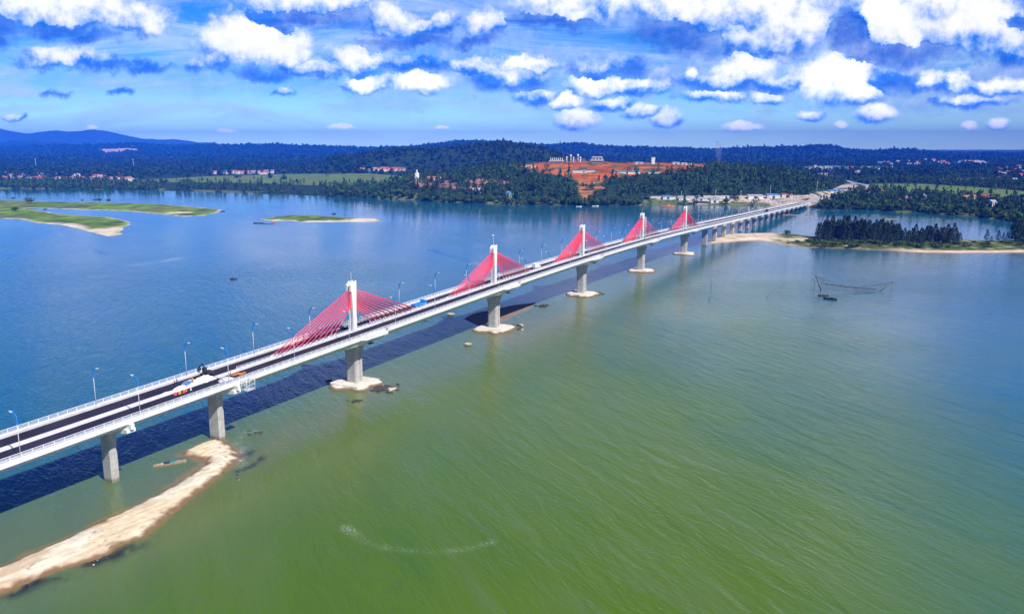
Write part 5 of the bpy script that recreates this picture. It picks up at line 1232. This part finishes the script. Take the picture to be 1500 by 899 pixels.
# lift net on leaning poles
def lift_net():
    b1 = Vector((*gp(1204, 425), 0)); b2 = Vector((*gp(1283, 427), 0)); Yb = (b1.y+b2.y)/2
    def at(px, py, dY=0): X, Z = at_dist(px, py, Yb+dY); return Vector((X, Yb+dY, Z))
    r = empty('lift_net', tuple(b1), 'wide lift net slung between leaning poles over the right water', 'fishing net'); off = -b1
    t1, t2 = at(1194.5, 404), at(1309.5, 412.5)
    for a, b in ((b1, t1), (b2, t2)):
        mb = MB(); mb.tube(a+off-Vector((0, 0, 1.5)), b+off, .34, .22, 6); mb.build('pole', M_BARK, r)
    for a, b in ((t1, at(1192.8, 413.5)), (t2, at(1304.5, 423))):
        mb = MB(); mb.tube(a+off, Vector((b.x, b.y, -.3))+off, .10, .10, 5); mb.build('stay_rope', M_NET, r)
    # thick bundled head rope, sagging
    rp_ = [at(1202 + 82*k/12, 414.5 + 9.5*k/12 + .9*math.sin(math.pi*k/12), 0) for k in range(13)]
    mb = MB(); mb.path([p+off for p in rp_], .30, 6); mb.build('head_rope', M_NET, r)
    # hanging mesh: twine grid from pole tops and the head rope down to the foot rope
    ft = [at(1206 + 70*k/12, 422.5 + 5.0*k/12 + 1.2*math.sin(math.pi*k/12), -8) for k in range(13)]
    mb = MB()
    for k in range(13): mb.tube(rp_[k]+off, ft[k]+off, .045, .045, 4)
    for q in (.25, .5, .75, 1): mb.path([rp_[k].lerp(ft[k], q)+off for k in range(13)], .06 if q < 1 else .12, 4)
    for t, ks in ((t1, range(0, 6)), (t2, range(7, 13))):
        for k in ks: mb.tube(t+off, rp_[k]+off, .06, .06, 4)
    mb.build('netting', M_NET, r)
lift_net()
for i, (base, top, lab) in enumerate((((1121,435.5),(1131,424.5),'leaning bamboo net pole left of the lift net'),((1042.5,420),(1041,407),'upright thin net pole right of the fourth pylon'),((1036,440),(1043,432),'short leaning net pole right of the fourth pylon pier'),((1257,428),(1252.5,424),'short stake in front of the lift net'))):
    x, y = gp(*base); X, Z = at_dist(*top, y); r = empty('net_pole', (x, y, 0), lab, 'pole'); mb = MB(); mb.tube((0, 0, -1.5), (X-x, 0, Z), .17, .12, 5); mb.build('pole', M_BARK, r)
    mb = MB(); mb.tube((X-x, 0, Z), (X-x+(9 if i == 0 else 3), -6, 0), .05, .05, 4); mb.build('rope', M_NET, r)
# rocks beside the piers
def rock_mesh(seed):
    bm = bmesh.new(); bmesh.ops.create_icosphere(bm, subdivisions=2, radius=1.0); r = random.Random(seed)
    ph = [r.uniform(0, 6) for _ in range(6)]
    for v in bm.verts:
        c = v.co; k = 1 + .22*math.sin(3*c.x+ph[0]) + .18*math.sin(4*c.y+ph[1]) + .15*math.sin(5*c.z+ph[2]) + r.uniform(-.08, .08); v.co = Vector((c.x*k*1.3, c.y*k, c.z*k*.6))
    me = bpy.data.meshes.new('rock'); bm.to_mesh(me); bm.free(); return me
RK = [rock_mesh(i) for i in range(4)]
for me in RK: me.materials.append(M_ROCK)
RK2 = [m.copy() for m in RK]
for me in RK2: me.materials.clear(); me.materials.append(M_SANDY)
def rocks(n, x0, x1, y0, y1, s0, s1, lab, group, pale=0.15):
    for i in range(n):
        x, y = gp(r_.uniform(x0, x1), r_.uniform(y0, y1)); o = bpy.data.objects.new('rock', r_.choice(RK2 if r_.random() < pale else RK)); col.objects.link(o)
        q = r_.uniform(s0, s1); o.location = (x, y, q*r_.uniform(-.1, .25)); o.scale = (q*r_.uniform(.8, 1.6), q*r_.uniform(.7, 1.2), q*.8); o.rotation_euler = (0, 0, r_.uniform(0, 6)); tag(o, lab, 'rock', group)
rocks(26, 545, 588, 562, 575, .4, 1.2, 'dark wet rock at the right foot of the nearest pylon pier', 'rocks beside the nearest pylon pier')
rocks(8, 508, 534, 584, 589, .35, .8, 'dark rock awash in front of the nearest pylon pier', 'rocks awash before the nearest pylon pier', 0)
rocks(10, 752, 766, 476, 483, .5, 1.2, 'dark rock at the right foot of the second pylon pier', 'rocks beside the second pylon pier')
rocks(8, 785, 804, 446, 449.5, .6, 1.3, 'dark rock on the bar between the second and third piers', 'rocks on the bar between piers')
rocks(8, 874, 886, 429, 432, .6, 1.3, 'dark rock at the right foot of the third pylon pier', 'rocks beside the third pylon pier', .1)
rocks(12, 360, 386, 630, 637, .2, .5, 'rock in the surf right of the spit tip', 'rocks in the surf by the spit tip', 0)
rocks(16, 310, 352, 672, 704, .15, .45, 'small rock along the right edge of the sand spit', 'small rocks on the spit edge', .1)
rocks(30, 70, 170, 806, 828, .10, .34, 'small rock on the lower part of the sand spit', 'small rocks on the lower spit', .15)
rocks(7, 477, 497, 556, 562, .5, 1.1, 'dark rock in the shade left of the nearest pier mound', 'rocks left of the nearest pier mound', 0)

# ------------------------------------------------------------------ thin smoke plume behind the hill
X, Y = at_dist(1052, 243, 2150)[0], 2150.0
mb = MB(); mb.loft([[(X + q*math.cos(t) + d_*1.0, Y + q*math.sin(t), zz) for t in np.linspace(0, 2*math.pi, 13)[:-1]] for q, zz, d_ in ((3, 40, 0), (6, 62, 1), (9, 85, -1), (11, 102, -3), (5, 112, -4))], 0, True, True)
sm = bpy.data.materials.new('pale_smoke'); sm.use_nodes = True; st_ = NT(sm.node_tree); st_.n.clear()
pv2 = st_.new('ShaderNodeVolumePrincipled'); pv2.inputs['Color'].default_value = (.85, .9, 1, 1); pv2.inputs['Density'].default_value = 0.012
so = st_.new('ShaderNodeOutputMaterial'); st_.l.new(pv2.outputs[0], so.inputs['Volume'])
tag(mb.build('smoke', sm), 'thin pale smoke plume rising behind the wooded hill', 'smoke', kind='stuff')
